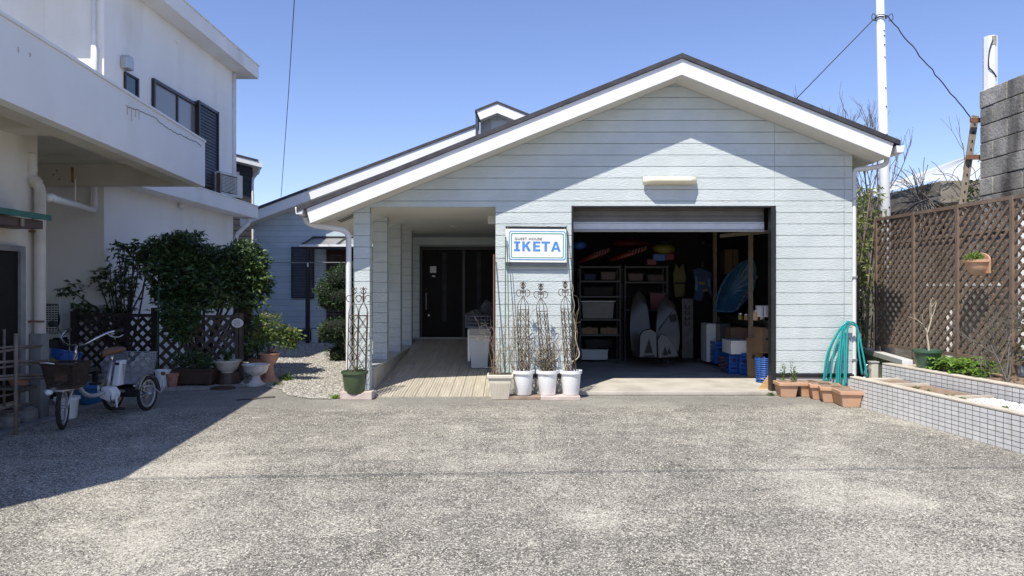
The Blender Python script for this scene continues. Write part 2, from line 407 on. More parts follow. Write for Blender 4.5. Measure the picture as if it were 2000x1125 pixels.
def kind(o, k): o['kind'] = k; return o
def thing(name, label, cat, loc=(0, 0, 0), rz=0, group=None, world=False):
    o = bpy.data.objects.new(name, None); COL.objects.link(o)
    o.location = loc; o.rotation_euler = (0, 0, rz); o.empty_display_size = .2
    if world: o['_w'] = list(loc)
    return tag(o, label, cat, group)
def dup(root, loc=None, rz=None, label=None, group=None, scale=None):
    def cp(o, parent):
        c = o.copy(); COL.objects.link(c)
        if parent is not None: c.parent = parent; c.matrix_parent_inverse = o.matrix_parent_inverse.copy()
        for ch in list(o.children): cp(ch, c)
        return c
    r = cp(root, None)
    if loc is not None: r.location = loc
    if rz is not None: r.rotation_euler = (0, 0, rz)
    if scale is not None: r.scale = scale
    if label: r['label'] = label
    if group: r['group'] = group
    return r
def arc(c, r, a0, a1, n, ax=(1, 0, 0), ay=(0, 0, 1)):
    c, ax, ay = Vector(c), Vector(ax), Vector(ay)
    return [c + (ax * math.cos(a0 + (a1 - a0) * i / n) + ay * math.sin(a0 + (a1 - a0) * i / n)) * r for i in range(n + 1)]
def bez(pts, n=8):             # Catmull-Rom through the points
    pts = [Vector(p) for p in pts]; out = []
    for i in range(len(pts) - 1):
        a, b, c, d = pts[max(i - 1, 0)], pts[i], pts[i + 1], pts[min(i + 2, len(pts) - 1)]
        for k in range(n):
            t = k / n
            out.append(.5 * ((2 * b) + (c - a) * t + (2 * a - 5 * b + 4 * c - d) * t * t + (3 * b - a - 3 * c + d) * t ** 3))
    return out + [pts[-1]]

# ================================================================== GROUND
g = MB().add([(-300, -300, 0), (300, -300, 0), (300, 400, 0), (-300, 400, 0)], [(0, 1, 2, 3)])
kind(g.build('ground', 'asphalt', fix=False), 'structure')
gp = [(-6.4, 9.95), (-5.2, 9.98), (-4.3, 10.25), (-3.7, 10.7), (-3.25, 10.35), (-2.95, 9.75), (-2.6, 9.45), (-2.32, 9.42), (-2.13, 9.85), (-2.13, 19.76), (-6.9, 19.76), (-6.9, 12.2), (-6.4, 12.0)]
kind(MB().add([(x, y, .006) for x, y in gp], [tuple(range(len(gp)))]).build('gravel_bed', 'gravelbed', fix=False), 'structure')
def inside(x, y, poly):
    c = False; j = len(poly) - 1
    for i in range(len(poly)):
        if (poly[i][1] > y) != (poly[j][1] > y) and x < (poly[j][0] - poly[i][0]) * (y - poly[i][1]) / (poly[j][1] - poly[i][1]) + poly[i][0]: c = not c
        j = i
    return c
pb = MB(); cnt = 0
while cnt < 15000:
    y = 9.4 + (R() ** 1.5) * 9.5; x = U(-5.2, -2.12)
    if x < XX(470, y) or x > XX(742, y) or not inside(x, y, gp): continue
    r = U(.008, .019) * (1 + (y - 9.5) * .05); a = U(0, 6.28); ca, sa = math.cos(a), math.sin(a)
    w1, w2, h = r * U(.8, 1.3), r * U(.6, 1), r * U(.45, .8); z = .008 + h * .4
    pb.add([(x + ca * w1, y + sa * w1, z), (x - sa * w2, y + ca * w2, z + U(-.3, .3) * h), (x - ca * w1, y - sa * w1, z), (x + sa * w2, y - ca * w2, z + U(-.3, .3) * h), (x + U(-.3, .3) * r, y + U(-.3, .3) * r, z + h), (x, y, z - h)],
           [(0, 1, 4), (1, 2, 4), (2, 3, 4), (3, 0, 4), (1, 0, 5), (2, 1, 5), (3, 2, 5), (0, 3, 5)])
    cnt += 1
kind(pb.build('gravel', 'pebble', fix=False), 'stuff')
# kerb strip with a drain channel at the foot of the neighbour's wall
k = MB().box(-5.02, -4.9, 3.0, 10.0, 0, .035)
kind(k.build('kerb', 'pipe_grey', bevel=.006), 'structure')

# ================================================================== THE GUEST HOUSE
YW, YF = 9.84, 9.425
RX, RZ, SL = 2.165, 4.409, .4
XL, XR = -2.11, 4.53
def roofz(x): return RZ - SL * abs(x - RX)
house = thing('guest_house', 'pale blue weatherboarded guest house with a white gable over porch and open garage', 'guest house', (1.2, 9.84, 0), world=True)
PITCH = .153; Z0 = .286
PO = (-1.894, -.22, 2.50)        # porch opening x0, x1, top
GO = (.797, 3.497, 2.513)        # garage opening
def soff(x): return roofz(x) - .267
def gable_piece(b, xa, xb, za, zb, y0, y1):
    # box clipped by the sloping soffit on both sides
    n = 0; pts = []
    def clip(poly, inside_fn):
        out = []
        for i in range(len(poly)):
            p, q = poly[i], poly[(i + 1) % len(poly)]; a, c = inside_fn(p), inside_fn(q)
            if a >= 0: out.append(p)
            if (a >= 0) != (c >= 0):
                t = a / (a - c); out.append((p[0] + (q[0] - p[0]) * t, p[1] + (q[1] - p[1]) * t))
        return out
    poly = [(xa, za), (xb, za), (xb, zb), (xa, zb)]
    poly = clip(poly, lambda p: (RZ - .267 + SL * (p[0] - RX)) - p[1])
    if len(poly) > 2: poly = clip(poly, lambda p: (RZ - .267 - SL * (p[0] - RX)) - p[1])
    if len(poly) > 2:
        b.xz(poly, y0, y1); n = 1
    return n
GAP = .0065
VJ = [3.49, 1.6]                 # where the boards butt end to end
row = 0
while True:
    za, zb = Z0 + row * PITCH, Z0 + (row + 1) * PITCH - GAP
    if za > 4.14: break
    spans = []                   # (x0, x1, z0, z1)
    def cutx(xs, z0, z1):
        out = []
        for a, b_ in xs:
            blocks = [o for o in (PO, GO) if z0 < o[2] - 1e-4]
            segs = [(a, b_)]
            for o in blocks:
                ns = []
                for s0, s1 in segs:
                    if o[1] <= s0 or o[0] >= s1: ns.append((s0, s1)); continue
                    if s0 < o[0]: ns.append((s0, o[0]))
                    if o[1] < s1: ns.append((o[1], s1))
                segs = ns
            out += segs
        return [(p, q) for p, q in out if q - p > .02]
    cuts = sorted({za, zb} | {o[2] for o in (PO, GO) if za < o[2] < zb})
    if zb < 2.44:                # below: separate boards per bay
        for x0, x1 in cutx([(XL, 3.4935), (3.4965, 4.42), (4.4235, XR)], za, zb):
            if x1 < PO[0] + .01: continue           # the corner pillar is built on its own
            b = MB()
            if gable_piece(b, x0 + .0015, x1 - .0015, za, zb, YW, YW + .018): b.build('siding_board', 'siding', house, bevel=.003)
    else:
        for X0, X1 in ((XL, 3.4935), (3.4965, 4.42), (4.4235, XR)):
            b = MB(); ok = 0
            for z0, z1 in zip(cuts[:-1], cuts[1:]):
                for x0, x1 in cutx([(X0, X1)], z0, z1): ok += gable_piece(b, x0, x1, z0, z1, YW, YW + .018)
            if ok: b.build('siding_board', 'siding', house, bevel=.003)
    row += 1
# the wall that carries the boards
b = MB()
for x0, x1, z0, z1 in ((PO[1], GO[0], .02, 2.5), (GO[1], XR - .01, .02, 2.5), (XL + .005, XR - .01, 2.515, 4.3)):
    gable_piece(b, x0, x1, z0, z1, YW + .0165, YW + .14)
b.build('wall', 'groove', house)
for xa, xb in ((PO[1] + .003, GO[0] - .03), (GO[1] + .01, XR)): MB().box(xa, xb, YW + .004, YW + .013, 0, .228).build('plinth', 'plinth', house)
b = MB().box(PO[1], GO[0] - .03, YW - .012, YW + .015, .232, .272).box(GO[1] + .01, XR + .02, YW - .012, YW + .015, .232, .272)
b.build('drip_flashing', 'black', house, bevel=.004)
# side and back walls
b = MB().box(XR - .15, XR - .012, YW + .15, 19.5, 0, 3.1)
b.build('wall', 'siding_back', house)
b = MB().box(PO[1] + .002, PO[1] + .13, YW + .145, 14.5, 0, 2.6)
b.build('wall', 'siding', house)
b = MB().box(-2.06, -1.95, 14.75, 19.7, 0, 2.7)
b.build('wall', 'siding_back', house)
# porch back wall round the door
YD = 14.6
b = MB().box(-2.1, -1.823, YD, YD + .12, 0, 2.5).box(-1.823, -.215, YD, YD + .12, 2.24, 2.5)
b.build('wall', 'groove', house)
for kk in range(14):
    za = Z0 + kk * PITCH
    if za < .36: continue
    zb = min(za + PITCH - GAP, 2.497)
    MB().box(-2.1, -1.825 if za < 2.2 else -.22, YD - .016, YD - .001, za, zb).build('siding_board', 'siding', house, bevel=.003)
# pillars
for i, y in enumerate((YW, 11.2, 12.565, 13.93)):
    pl = MB().box(XL + .012, PO[0] - .012, y + .012, y + .17, 0, 2.50).build('pillar', 'groove', house)
    kk = 0
    while Z0 + kk * PITCH < 2.47:
        za = Z0 + kk * PITCH if kk else .33; zb = min(Z0 + (kk + 1) * PITCH - GAP, 2.445 if i == 0 else 2.497)
        if i == 0 and kk == 0: za = .02
        if i: zz = zb
        if zb - za > .02: put('siding_board', MB().box(XL, PO[0], y, y + .18, za, zb).mesh('siding_board', M['siding']), pl)
        kk += 1
for o in [o for o in COL.objects if o.name.startswith('siding_board') and o.parent and o.parent.name.startswith('pillar')]:
    o.matrix_parent_inverse = Matrix.Identity(4)
# low wall beside the ramp
b = MB().box(XL + .01, PO[0] + .035, 10.03, YD - .02, 0, .315)
b.build('low_wall', 'lowwall', house, bevel=.006)
b = MB().box(XL - .01, PO[0] + .045, 10.025, YD - .02, .318, .345)
b.build('low_wall_cap', 'plinth', house, bevel=.006)
# porch ceiling
MB().box(PO[0] - .2, PO[1], YW + .142, YD, 2.50, 2.53).build('porch_ceiling', 'soffit', house)
MB().box(PO[0], PO[1], YW + .02, YW + .141, 2.502, 2.512).build('lintel', 'siding', house)
MB().box(-.36, -.245, 11.0, 11.1, 2.38, 2.5).build('junction_box', 'trim', house, bevel=.006)
MB().lathe([(.0, 0), (.07, .0), (.07, .02)], (-1.0, 12.8, 2.478), 16).build('ceiling_light', 'soffit', house)
# ramp deck: ribbed boards, front and rear lengths
nb = 11; bw = (PO[1] - .005 - (PO[0] + .04)) / nb
def rampz(y): return .012 + .41 * (y - 9.62) / (14.55 - 9.62)
for i in range(nb):
    x0 = PO[0] + .04 + i * bw
    for ya, yb in ((9.62, 11.78), (11.786, 14.58)):
        b = MB(); nr = 4
        b.hexa([(x0 + .002, ya, rampz(ya) - .03), (x0 + bw - .004, ya, rampz(ya) - .03), (x0 + bw - .004, yb, rampz(yb) - .03), (x0 + .002, yb, rampz(yb) - .03)],
               [(x0 + .002, ya, rampz(ya) - .006), (x0 + bw - .004, ya, rampz(ya) - .006), (x0 + bw - .004, yb, rampz(yb) - .006), (x0 + .002, yb, rampz(yb) - .006)])
        for k_ in range(nr):
            xa = x0 + .004 + k_ * (bw - .008) / nr; xb = xa + (bw - .008) / nr - .007
            b.hexa([(xa, ya, rampz(ya) - .0058), (xb, ya, rampz(ya) - .0058), (xb, yb, rampz(yb) - .0058), (xa, yb, rampz(yb) - .0058)],
                   [(xa, ya, rampz(ya)), (xb, ya, rampz(ya)), (xb, yb, rampz(yb)), (xa, yb, rampz(yb))])
        b.build('deck_board', 'deck', house)
MB().hexa([(PO[0] + .037, 9.7, 0), (PO[1] - .003, 9.7, 0), (PO[1] - .003, 14.58, 0), (PO[0] + .037, 14.58, 0)],
          [(PO[0] + .037, 9.7, .003), (PO[1] - .003, 9.7, .003), (PO[1] - .003, 14.58, rampz(14.58) - .034), (PO[0] + .037, 14.58, rampz(14.58) - .034)]).build('ramp_base', 'grout', house)
# front door: dark double door with slit glazing
d = MB().box(-1.82, -.22, YD + .03, YD + .08, .40, 2.24).build('door', 'door', house)
b = MB().box(-1.82, -1.77, YD - .005, YD + .029, .4, 2.24).box(-1.768, -.22, YD - .005, YD + .029, 2.18, 2.24).box(-.98, -.93, YD + .005, YD + .029, .4, 2.178)
put('door_frame', b.mesh('door_frame', M['winframe']), d).matrix_parent_inverse = Matrix.Identity(4)
for x in (-1.38, -.70):
    put('glass_slit', MB().box(x, x + .085, YD + .018, YD + .029, .75, 2.12).mesh('glass_slit', M['slit']), d)
b = MB().tube([(-1.69, YD + .02, 1.0), (-1.69, YD - .035, 1.0), (-1.69, YD - .035, 1.32), (-1.69, YD + .02, 1.32)], .012, 8)
put('handle', b.mesh('handle', M['alu']), d)
put('lock', MB().box(-1.66, -1.63, YD + .015, YD + .029, .86, .9).mesh('lock', M['alu']), d)
MB().box(-2.0, -.2, YD - .1, YD + .03, rampz(14.5) + .004, rampz(14.5) + .03).build('door_sill', 'plinth', house)
n1 = MB().box(-1.62, -1.50, YD + .012, YD + .028, 1.72, 1.85).build('door_notice', 'paper', None)
tag(n1, 'square white notice stuck on the dark front door', 'notice')
n2 = MB().box(-1.58, -1.52, YD + .012, YD + .028, 1.64, 1.67).build('door_label', 'paper', None)
tag(n2, 'tiny white strip below the notice on the dark door', 'label')

# roof of the front gable
YB = 19.6
for s_, xe in ((-1, -2.74), (1, 4.94)):
    b = MB().xz([(RX, RZ), (xe, roofz(xe)), (xe, roofz(xe) - .06), (RX, RZ - .06)], YF - .03, YB)
    b.build('roof', 'roof', house)
    xe2 = -2.62 if s_ < 0 else 4.865
    xi = xe2 + .045 if s_ < 0 else xe2 - .05
    b = MB().xz([(RX, RZ - .064), (xe2, roofz(xe2) - .064), (xi, roofz(xi) - .266), (RX, RZ - .266)], YF, YF + .03)
    b.build('fascia', 'trim', house)
    xs = -2.55 if s_ < 0 else 4.80
    b = MB().xz([(RX, RZ - .255), (xs, roofz(xs) - .255), (xs, roofz(xs) - .265), (RX, RZ - .265)], YF + .031, YB - .2)
    b.build('soffit', 'soffit', house)
    xa, xb = (xs - .03, xs - .003) if s_ < 0 else (xs + .003, xs + .03)
    MB().box(xa, xb, YF + .031, YB - .2, roofz(xs) - .262, roofz(xs) - .09).build('eave_board', 'trim', house)
# gutters: trapezoid channel with stop end
for xc, z in ((-2.71, 2.405), (4.945, 3.19)):
    sgn = -1 if xc < 0 else 1
    b = MB().xz([(xc - .055, z + .045), (xc - .042, z - .05), (xc + .042, z - .05), (xc + .055, z + .045)], YF - .02, YB)
    gt = b.build('gutter', 'pipe_white', house, bevel=.008)
    b = MB()
    for y in [YF + .3 + .9 * i for i in range(9)]: b.box(xc - .03, xc + .03, y, y + .02, z - .058, z - .0505)
    put('gutter_bracket', b.mesh('gutter_bracket', M['pipe_white']), gt)
# downpipes
pts = bez([(-2.69, 9.62, 2.345), (-2.68, 9.64, 2.29), (-2.60, 9.70, 2.245), (-2.40, 9.75, 2.215), (-2.24, 9.78, 2.185), (-2.175, 9.79, 2.13), (-2.163, 9.79, 2.02), (-2.163, 9.79, 1.5), (-2.163, 9.79, .05)], 5)
MB().tube(pts, .037, 10).build('downpipe', 'pipe_white', house, smooth=True)
pts = bez([(4.93, 9.72, 3.13), (4.92, 9.74, 3.06), (4.86, 9.80, 3.03), (4.70, 9.87, 3.01), (4.60, 9.885, 3.00), (4.572, 9.89, 2.95), (4.572, 9.89, 2.85), (4.572, 9.89, 1.5), (4.572, 9.89, .05)], 5)
MB().tube(pts, .033, 10).build('downpipe', 'pipe_white', house, smooth=True)
for z in (.45, 1.55, 2.6): MB().box(4.53, 4.6, 9.85, 9.93, z, z + .025).build('pipe_clip', 'alu', house)
# soffit vent, left
b = MB()
zs = soff(-2.27)
for i in range(7): b.box(-2.36 + i * .03, -2.345 + i * .03, 10.0, 10.25, soff(-2.35 + i * .03) - .006, soff(-2.35 + i * .03) + .0)
b.build('soffit_vent', 'black', house)
# garage frame and roller shutter
b = MB().box(GO[1] - .055, GO[1] + .006, YW - .03, YW + .10, .02, GO[2]).box(GO[0] - .006, GO[0] + .02, YW - .01, YW + .10, .02, GO[2]).box(GO[0] + .021, GO[1] - .056, YW - .01, YW + .10, GO[2] - .022, GO[2] + .0)
b.build('garage_frame', 'black', house, bevel=.004)
sh = MB().box(GO[0] + .03, GO[1] - .06, YW + .24, YW + .26, 2.19, 2.62).build('roller_shutter', 'shutter_shaded', house)
for z, h, m_ in ((2.215, .085, 'shutter'), (2.302, .02, 'shutter'), (2.325, .075, 'shutter_shaded'), (2.403, .075, 'shutter_shaded'), (2.481, .075, 'shutter_shaded')):
    put('slat', MB().box(GO[0] + .03, GO[1] - .065, YW + .218 + (0 if m_ == 'shutter' else .008), YW + .238, z, z + h).mesh('slat', M[m_]), sh, bevel=.006).matrix_parent_inverse = Matrix.Identity(4)
put('bottom_rail', MB().box(GO[0] + .03, GO[1] - .065, YW + .2, YW + .25, 2.185, 2.21).mesh('bottom_rail', M['newsprint']), sh)
# garage room
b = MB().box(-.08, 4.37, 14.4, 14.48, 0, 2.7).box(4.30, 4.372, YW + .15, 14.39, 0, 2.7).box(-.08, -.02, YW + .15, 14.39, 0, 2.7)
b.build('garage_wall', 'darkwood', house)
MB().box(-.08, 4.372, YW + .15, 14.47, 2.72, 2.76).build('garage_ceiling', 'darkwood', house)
b = MB().xy([(GO[0] - .1, 9.77), (GO[1] + .02, 9.77), (GO[1] + .02, YW + .15), (4.3, YW + .16), (4.3, 14.38), (-.02, 14.38), (-.02, YW + .16), (GO[0] - .1, YW + .15)], .003, .05)
b.build('garage_floor', 'concrete', house, bevel=.008)
# lamp over the garage door
lm = MB().box(XX(1262, 9.8), XX(1356, 9.8), 9.80, 9.838, 2.80, 2.86).build('wall_lamp', 'trim', house, bevel=.004)
la = XX(1257, 9.75); lb = XX(1361, 9.75)
b = MB(); n = 12; prof = []
for i in range(9):
    t = i / 8; e = min(1, .35 + 6 * min(t, 1 - t)) ; x = la + (lb - la) * t
    prof.append([(x, 9.80, 2.79 + .0), (x, 9.80 - .09 * e, 2.795), (x, 9.80 - .125 * e, 2.825), (x, 9.80 - .115 * e, 2.865), (x, 9.80 - .06 * e, 2.89), (x, 9.80, 2.895)])
vs = [p for q in prof for p in q]
fs = [(i * 6 + j, i * 6 + j + 1, (i + 1) * 6 + j + 1, (i + 1) * 6 + j) for i in range(8) for j in range(5)] + [tuple(range(6)), tuple(range(48, 54))]
b.add(vs, fs)
put('lamp_cover', b.mesh('lamp_cover', M['lamp'], True), lm).matrix_parent_inverse = Matrix.Identity(4)

# ---- the wing behind, with its own gable and raised roof light
YG, YGF = 19.8, 19.3
WX, WZ, WS = -.35, 5.92, .378
def wz(x): return WZ - WS * abs(x - WX)
b = MB().xz([(-6.9, 0), (-2.0, 0), (-2.0, wz(-2.0) - .34), (-6.9, wz(-6.9) - .34)], YG + .018, YG + .15)
b.build('wall', 'groove', house)
kk = 0
while .35 + kk * PITCH < 4.8:
    za, zb = .35 + kk * PITCH, .35 + (kk + 1) * PITCH - .008
    xl = max(-6.92, WX - (WZ - .33 - za) / WS) if za > 2.9 else -6.92
    xlt = WX - (WZ - .33 - zb) / WS if zb > 3.1 else -6.92
    xlt = max(xlt, -6.92)
    MB().xz([(xl, za), (-2.0, za), (-2.0, zb), (xlt, zb)], YG, YG + .017).build('siding_board', 'siding_back', house)
    kk += 1
MB().box(-1.998, 1.5, YG + .02, YG + .15, 2.0, 4.7).build('wall', 'siding_back', house)
for xe, ye in ((-7.1, 30), (6.3, 30)):
    MB().xz([(WX, WZ), (xe, wz(xe)), (xe, wz(xe) - .07), (WX, WZ - .07)], YGF - .03, ye).build('roof', 'roof', house)
    MB().xz([(WX, WZ - .074), (xe, wz(xe) - .074), (xe, wz(xe) - .34), (WX, WZ - .34)], YGF, YGF + .03).build('fascia', 'trim', house)
    MB().xz([(WX, WZ - .32), (xe, wz(xe) - .32), (xe, wz(xe) - .335), (WX, WZ - .335)], YGF + .031, YG + .6).build('soffit', 'soffit', house)
# roof light: small gabled turret
TY = 17.0; tx = XX(971, TY); tz = ZZ(197.5, TY); hw = .51
b = MB().box(tx - hw + .13, tx + hw, TY + .35, 20.5, 3.0, tz - .34)
b.xz([(tx - hw + .13, tz - .345), (tx + hw, tz - .345), (tx, tz - .12)], TY + .35, 20.5)
tw = b.build('roof_light', 'siding_back', house)
I4 = Matrix.Identity(4)
def sub(name, b, m, parent, bevel=0, smooth=False):
    o = put(name, b.mesh(name, M[m], smooth), parent, bevel); o.matrix_parent_inverse = I4; return o
for s_ in (-1, 1):
    xe = tx + s_ * (hw if s_ < 0 else 1.0)
    sub('roof', MB().xz([(tx, tz), (xe, tz - .4 * abs(xe - tx)), (xe, tz - .4 * abs(xe - tx) - .05), (tx, tz - .05)], TY - .02, 20.6), 'roof', tw)
    xf = xe + (.04 if s_ < 0 else 0); xg = xe + (.12 if s_ < 0 else 0)
    sub('fascia', MB().xz([(tx, tz - .053), (xf, tz - .4 * abs(xf - tx) - .053), (xg, tz - .4 * abs(xg - tx) - .27), (tx, tz - .27)], TY, TY + .03), 'trim', tw)
    sub('soffit', MB().xz([(tx, tz - .25), (xg, tz - .4 * abs(xg - tx) - .25), (xg, tz - .4 * abs(xg - tx) - .262), (tx, tz - .262)], TY + .031, TY + .35), 'soffit', tw)
sub('side_panel', MB().box(tx - hw + .01, tx - hw + .07, TY + .05, TY + .34, 3.4, tz - .26), 'louver', tw)
sub('corner_trim', MB().box(tx - hw + .09, tx - hw + .125, TY + .1, TY + .34, 3.4, tz - .46), 'alu', tw)
sub('pane', MB().box(tx - hw + .16, tx - .15, TY + .33, TY + .348, 4.6, tz - .36), 'canopy', tw)

# wing window with louver shutter, brown storm shutter, terrace glazing
def window(x0, x1, z0, z1, y, name, fm, lm_, n):
    w = MB().box(x0, x1, y - .02, y - .001, z0, z1).build(name, 'dark_glass', house)
    fr = MB().box(x0 - .03, x0, y - .05, y - .001, z0 - .03, z1 + .03).box(x1, x1 + .03, y - .05, y - .001, z0 - .03, z1 + .03).box(x0, x1, y - .05, y - .001, z1, z1 + .03).box(x0, x1, y - .05, y - .001, z0 - .03, z0)
    sub('frame', fr, fm, w)
    for i in range(n):
        za = z0 + (z1 - z0) * i / n
        sub('slat', MB().hexa([(x0, y - .045, za), (x1, y - .045, za), (x1, y - .022, za + .02), (x0, y - .022, za + .02)],
                              [(x0, y - .045, za + .006), (x1, y - .045, za + .006), (x1, y - .022, za + .05), (x0, y - .022, za + .05)]), lm_, w)
    return w
window(-5.87, -5.32, 1.17, 2.49, YG, 'window', 'winframe', 'louver', 18)
window(-4.93, -4.0, .45, 2.46, YG, 'storm_shutter', 'brownlouver', 'brownlouver', 24)
w = MB().box(-3.9, -2.15, YG - .03, YG - .001, .4, 2.46).build('terrace_window', 'dark_glass', house)
b = MB()
for x in (-3.9, -3.05, -2.2): b.box(x, x + .05, YG - .06, YG - .031, .4, 2.46)
sub('frame', b, 'winframe', w)
sub('curtain', MB().box(-3.78, -3.55, YG - .045, YG - .032, .6, 2.4), 'curtain_glass', w)
b = MB().box(-6.92, -2.0, YG + .001, YG + .016, .02, .30); b.build('plinth', 'darkhouse', house)

# terrace canopy on a post, clothes pole
tc = thing('terrace_canopy', 'flat translucent terrace canopy on a dark post against the rear wing', 'canopy', (-4, 19.0, 0), world=True)
b = MB().hexa([(-5.32, YG - .02, 2.74), (-2.1, YG - .02, 2.74), (-2.1, 18.7, 2.485), (-5.32, 18.7, 2.485)], [(-5.32, YG - .02, 2.755), (-2.1, YG - .02, 2.755), (-2.1, 18.7, 2.5), (-5.32, 18.7, 2.5)])
b.build('sheet', 'canopy', tc)
b = MB()
for x in (-5.32, -4.43, -3.54, -2.65): b.bar((x, YG - .02, 2.775), (x, 18.7, 2.52), .035, .03)
b.bar((-5.34, YG - .03, 2.78), (-2.1, YG - .03, 2.78), .03, .04)
b.build('rafter', 'winframe', tc)
MB().box(-5.36, -2.05, 18.63, 18.7, 2.46, 2.515).build('front_beam', 'pipe_white', tc, bevel=.006)
MB().box(-5.36, -2.05, 18.71, 18.75, 2.40, 2.47).build('rear_beam', 'winframe', tc)
MB().box(XX(597, 18.75), XX(604.5, 18.75), 18.72, 18.8, 0, 2.46).build('post', 'winframe', tc)
cp = MB().tube([(-6.2, 18.6, 2.06), (-2.2, 18.6, 2.06)], .014, 6).build('clothes_pole', 'pipe_grey')
tag(cp, 'thin horizontal clothes pole crossing in front of the louvred window', 'clothes pole')
b = MB().box(-4.35 - .8, -4.32 - .8, 18.58, 18.61, 1.95, 2.05)
tag(b.build('clothes_peg', 'foam'), 'small white peg hanging from the clothes pole', 'clothes peg')
eb = thing('equipment_box', 'small pale box with louvred front beside the canopy post', 'equipment box', (-4.95, 18.9, 0), world=True)
MB().box(-5.12, -4.95, 18.85, 19.1, .02, .36).build('casing', 'acwhite', eb, bevel=.01)
b = MB().box(-4.945, -4.5, 18.9, 19.1, .02, .36)
b.build('body', 'darkhouse', eb, bevel=.01)

# ================================================================== SIGN
sg = thing('sign', 'cream GUEST HOUSE IKETA sign in a blue and green border on the front wall', 'sign', (XX(1047, 9.79), 9.79, 1.98), world=False)
sg.rotation_euler = (0, math.radians(.5), 0)
u = .81 / 1205
def sp(x, y): return ((x - 682) * u, (557 - y) * u)
def spoly(pts): return [sp(*p) for p in pts]
MB().xz(spoly([(80, 885), (1285, 885), (1285, 230), (80, 230)]), -.012, .004).build('board', 'signboard', sg, bevel=.002)
MB().xz(spoly([(78, 227), (1282, 227), (1282, 178), (78, 178)]), -.006, .03).build('rail', 'black', sg)
MB().xz(spoly([(78, 962), (1288, 962), (1288, 888), (78, 888)]), -.006, .03).build('rail', 'louver', sg)
def rrect(x0, x1, y0, y1, r, n=6):
    out = []
    for cx, cy, a in ((x1 - r, y1 - r, 0), (x0 + r, y1 - r, 90), (x0 + r, y0 + r, 180), (x1 - r, y0 + r, 270)):
        for i in range(n + 1):
            t = math.radians(a + 90 * i / n); out.append((cx + r * math.cos(t), cy + r * math.sin(t)))
    return out
def ring(o, i, y0, y1):
    b = MB(); n = len(o)
    vs = [(x, y0, z) for x, z in map(lambda p: sp(*p), o)] + [(x, y0, z) for x, z in map(lambda p: sp(*p), i)] + [(x, y1, z) for x, z in map(lambda p: sp(*p), o)] + [(x, y1, z) for x, z in map(lambda p: sp(*p), i)]
    fs = []
    for k_ in range(n):
        q = (k_ + 1) % n
        fs += [(k_, q, n + q, n + k_), (2 * n + k_, 3 * n + k_, 3 * n + q, 2 * n + q), (k_, 2 * n + k_, 2 * n + q, q), (n + k_, n + q, 3 * n + q, 3 * n + k_)]
    return b.add(vs, fs)
r0, r1, r2, r3 = rrect(143, 1270, 268, 840, 60), rrect(160, 1253, 285, 823, 48), rrect(186, 1226, 311, 802, 34), rrect(203, 1209, 327, 786, 26)
ring(r0, r1, -.0145, -.0125).build('border_line', 'signborder', sg)
ring(r1, r2, -.0135, -.0125).build('border_band', 'signwhite', sg)
ring(r2, r3, -.0145, -.0125).build('border_line', 'signgreen', sg)
L = MB(); ya, yb = -.0145, -.0124
T, B = 474, 668
L.xz(spoly([(250, B), (366, B), (366, B - 40), (335, B - 40), (335, T + 40), (366, T + 40), (366, T), (250, T), (250, T + 40), (281, T + 40), (281, B - 40), (250, B - 40)]), ya, yb)
L.xz(spoly([(410, B), (458, B), (458, 600), (478, 580), (525, B), (583, B), (514, 545), (578, T), (520, T), (458, 545), (458, T), (410, T)]), ya, yb)
L.xz(spoly([(622, B), (764, B), (764, B - 40), (672, B - 40), (672, 586), (752, 586), (752, 548), (672, 548), (672, T + 38), (764, T + 38), (764, T), (622, T)]), ya, yb)
L.xz(spoly([(846, B), (898, B), (898, T + 38), (956, T + 38), (956, T), (788, T), (788, T + 38), (846, T + 38)]), ya, yb)
L.xz(spoly([(975, B), (1025, B), (1036, 632), (1070, 632), (1070, 597), (1047, 597), (1070, 528), (1070, T), (1046, T)]), ya, yb)
L.xz(spoly([(1070.4, 632), (1104, 632), (1115, B), (1166, B), (1096, T), (1070.4, T), (1070.4, 528), (1093, 597), (1070.4, 597)]), ya, yb)
L.build('lettering', 'signblue', sg)
fc = bpy.data.curves.new('lettering', 'FONT'); fc.body = 'GUEST HOUSE'; fc.size = 60 * u; fc.extrude = .0008; fc.space_character = 1.12; fc.offset = .0009
fo = bpy.data.objects.new('lettering_curve', fc); COL.objects.link(fo)
bpy.context.view_layer.update()
fme = bpy.data.meshes.new_from_object(fo.evaluated_get(bpy.context.evaluated_depsgraph_get()))
bpy.data.objects.remove(fo); bpy.data.curves.remove(fc)
xs_ = [v.co.x for v in fme.vertices]; ys_ = [v.co.y for v in fme.vertices]
sx_ = (795 - 258) * u / (max(xs_) - min(xs_)); sy_ = 50 * u / (max(ys_) - min(ys_)); x, z = sp(258, 450)
for v in fme.vertices: v.co = Vector((x + (v.co.x - min(xs_)) * sx_, -.0135 + v.co.z, z + (v.co.y - min(ys_)) * sy_))
fme.materials.clear(); fme.materials.append(M['signgrey'])
put('lettering', fme, sg)
for x in (125, 1240):
    a, c = sp(x, 215); MB().lathe([(.006, 0), (.004, .006)], (a, 0, 0), 8, caps=(True, True)).build('screw', 'chrome', sg).matrix_basis = Matrix.Translation((0, -.012, c)) @ Matrix.Rotation(math.pi / 2, 4, 'X')

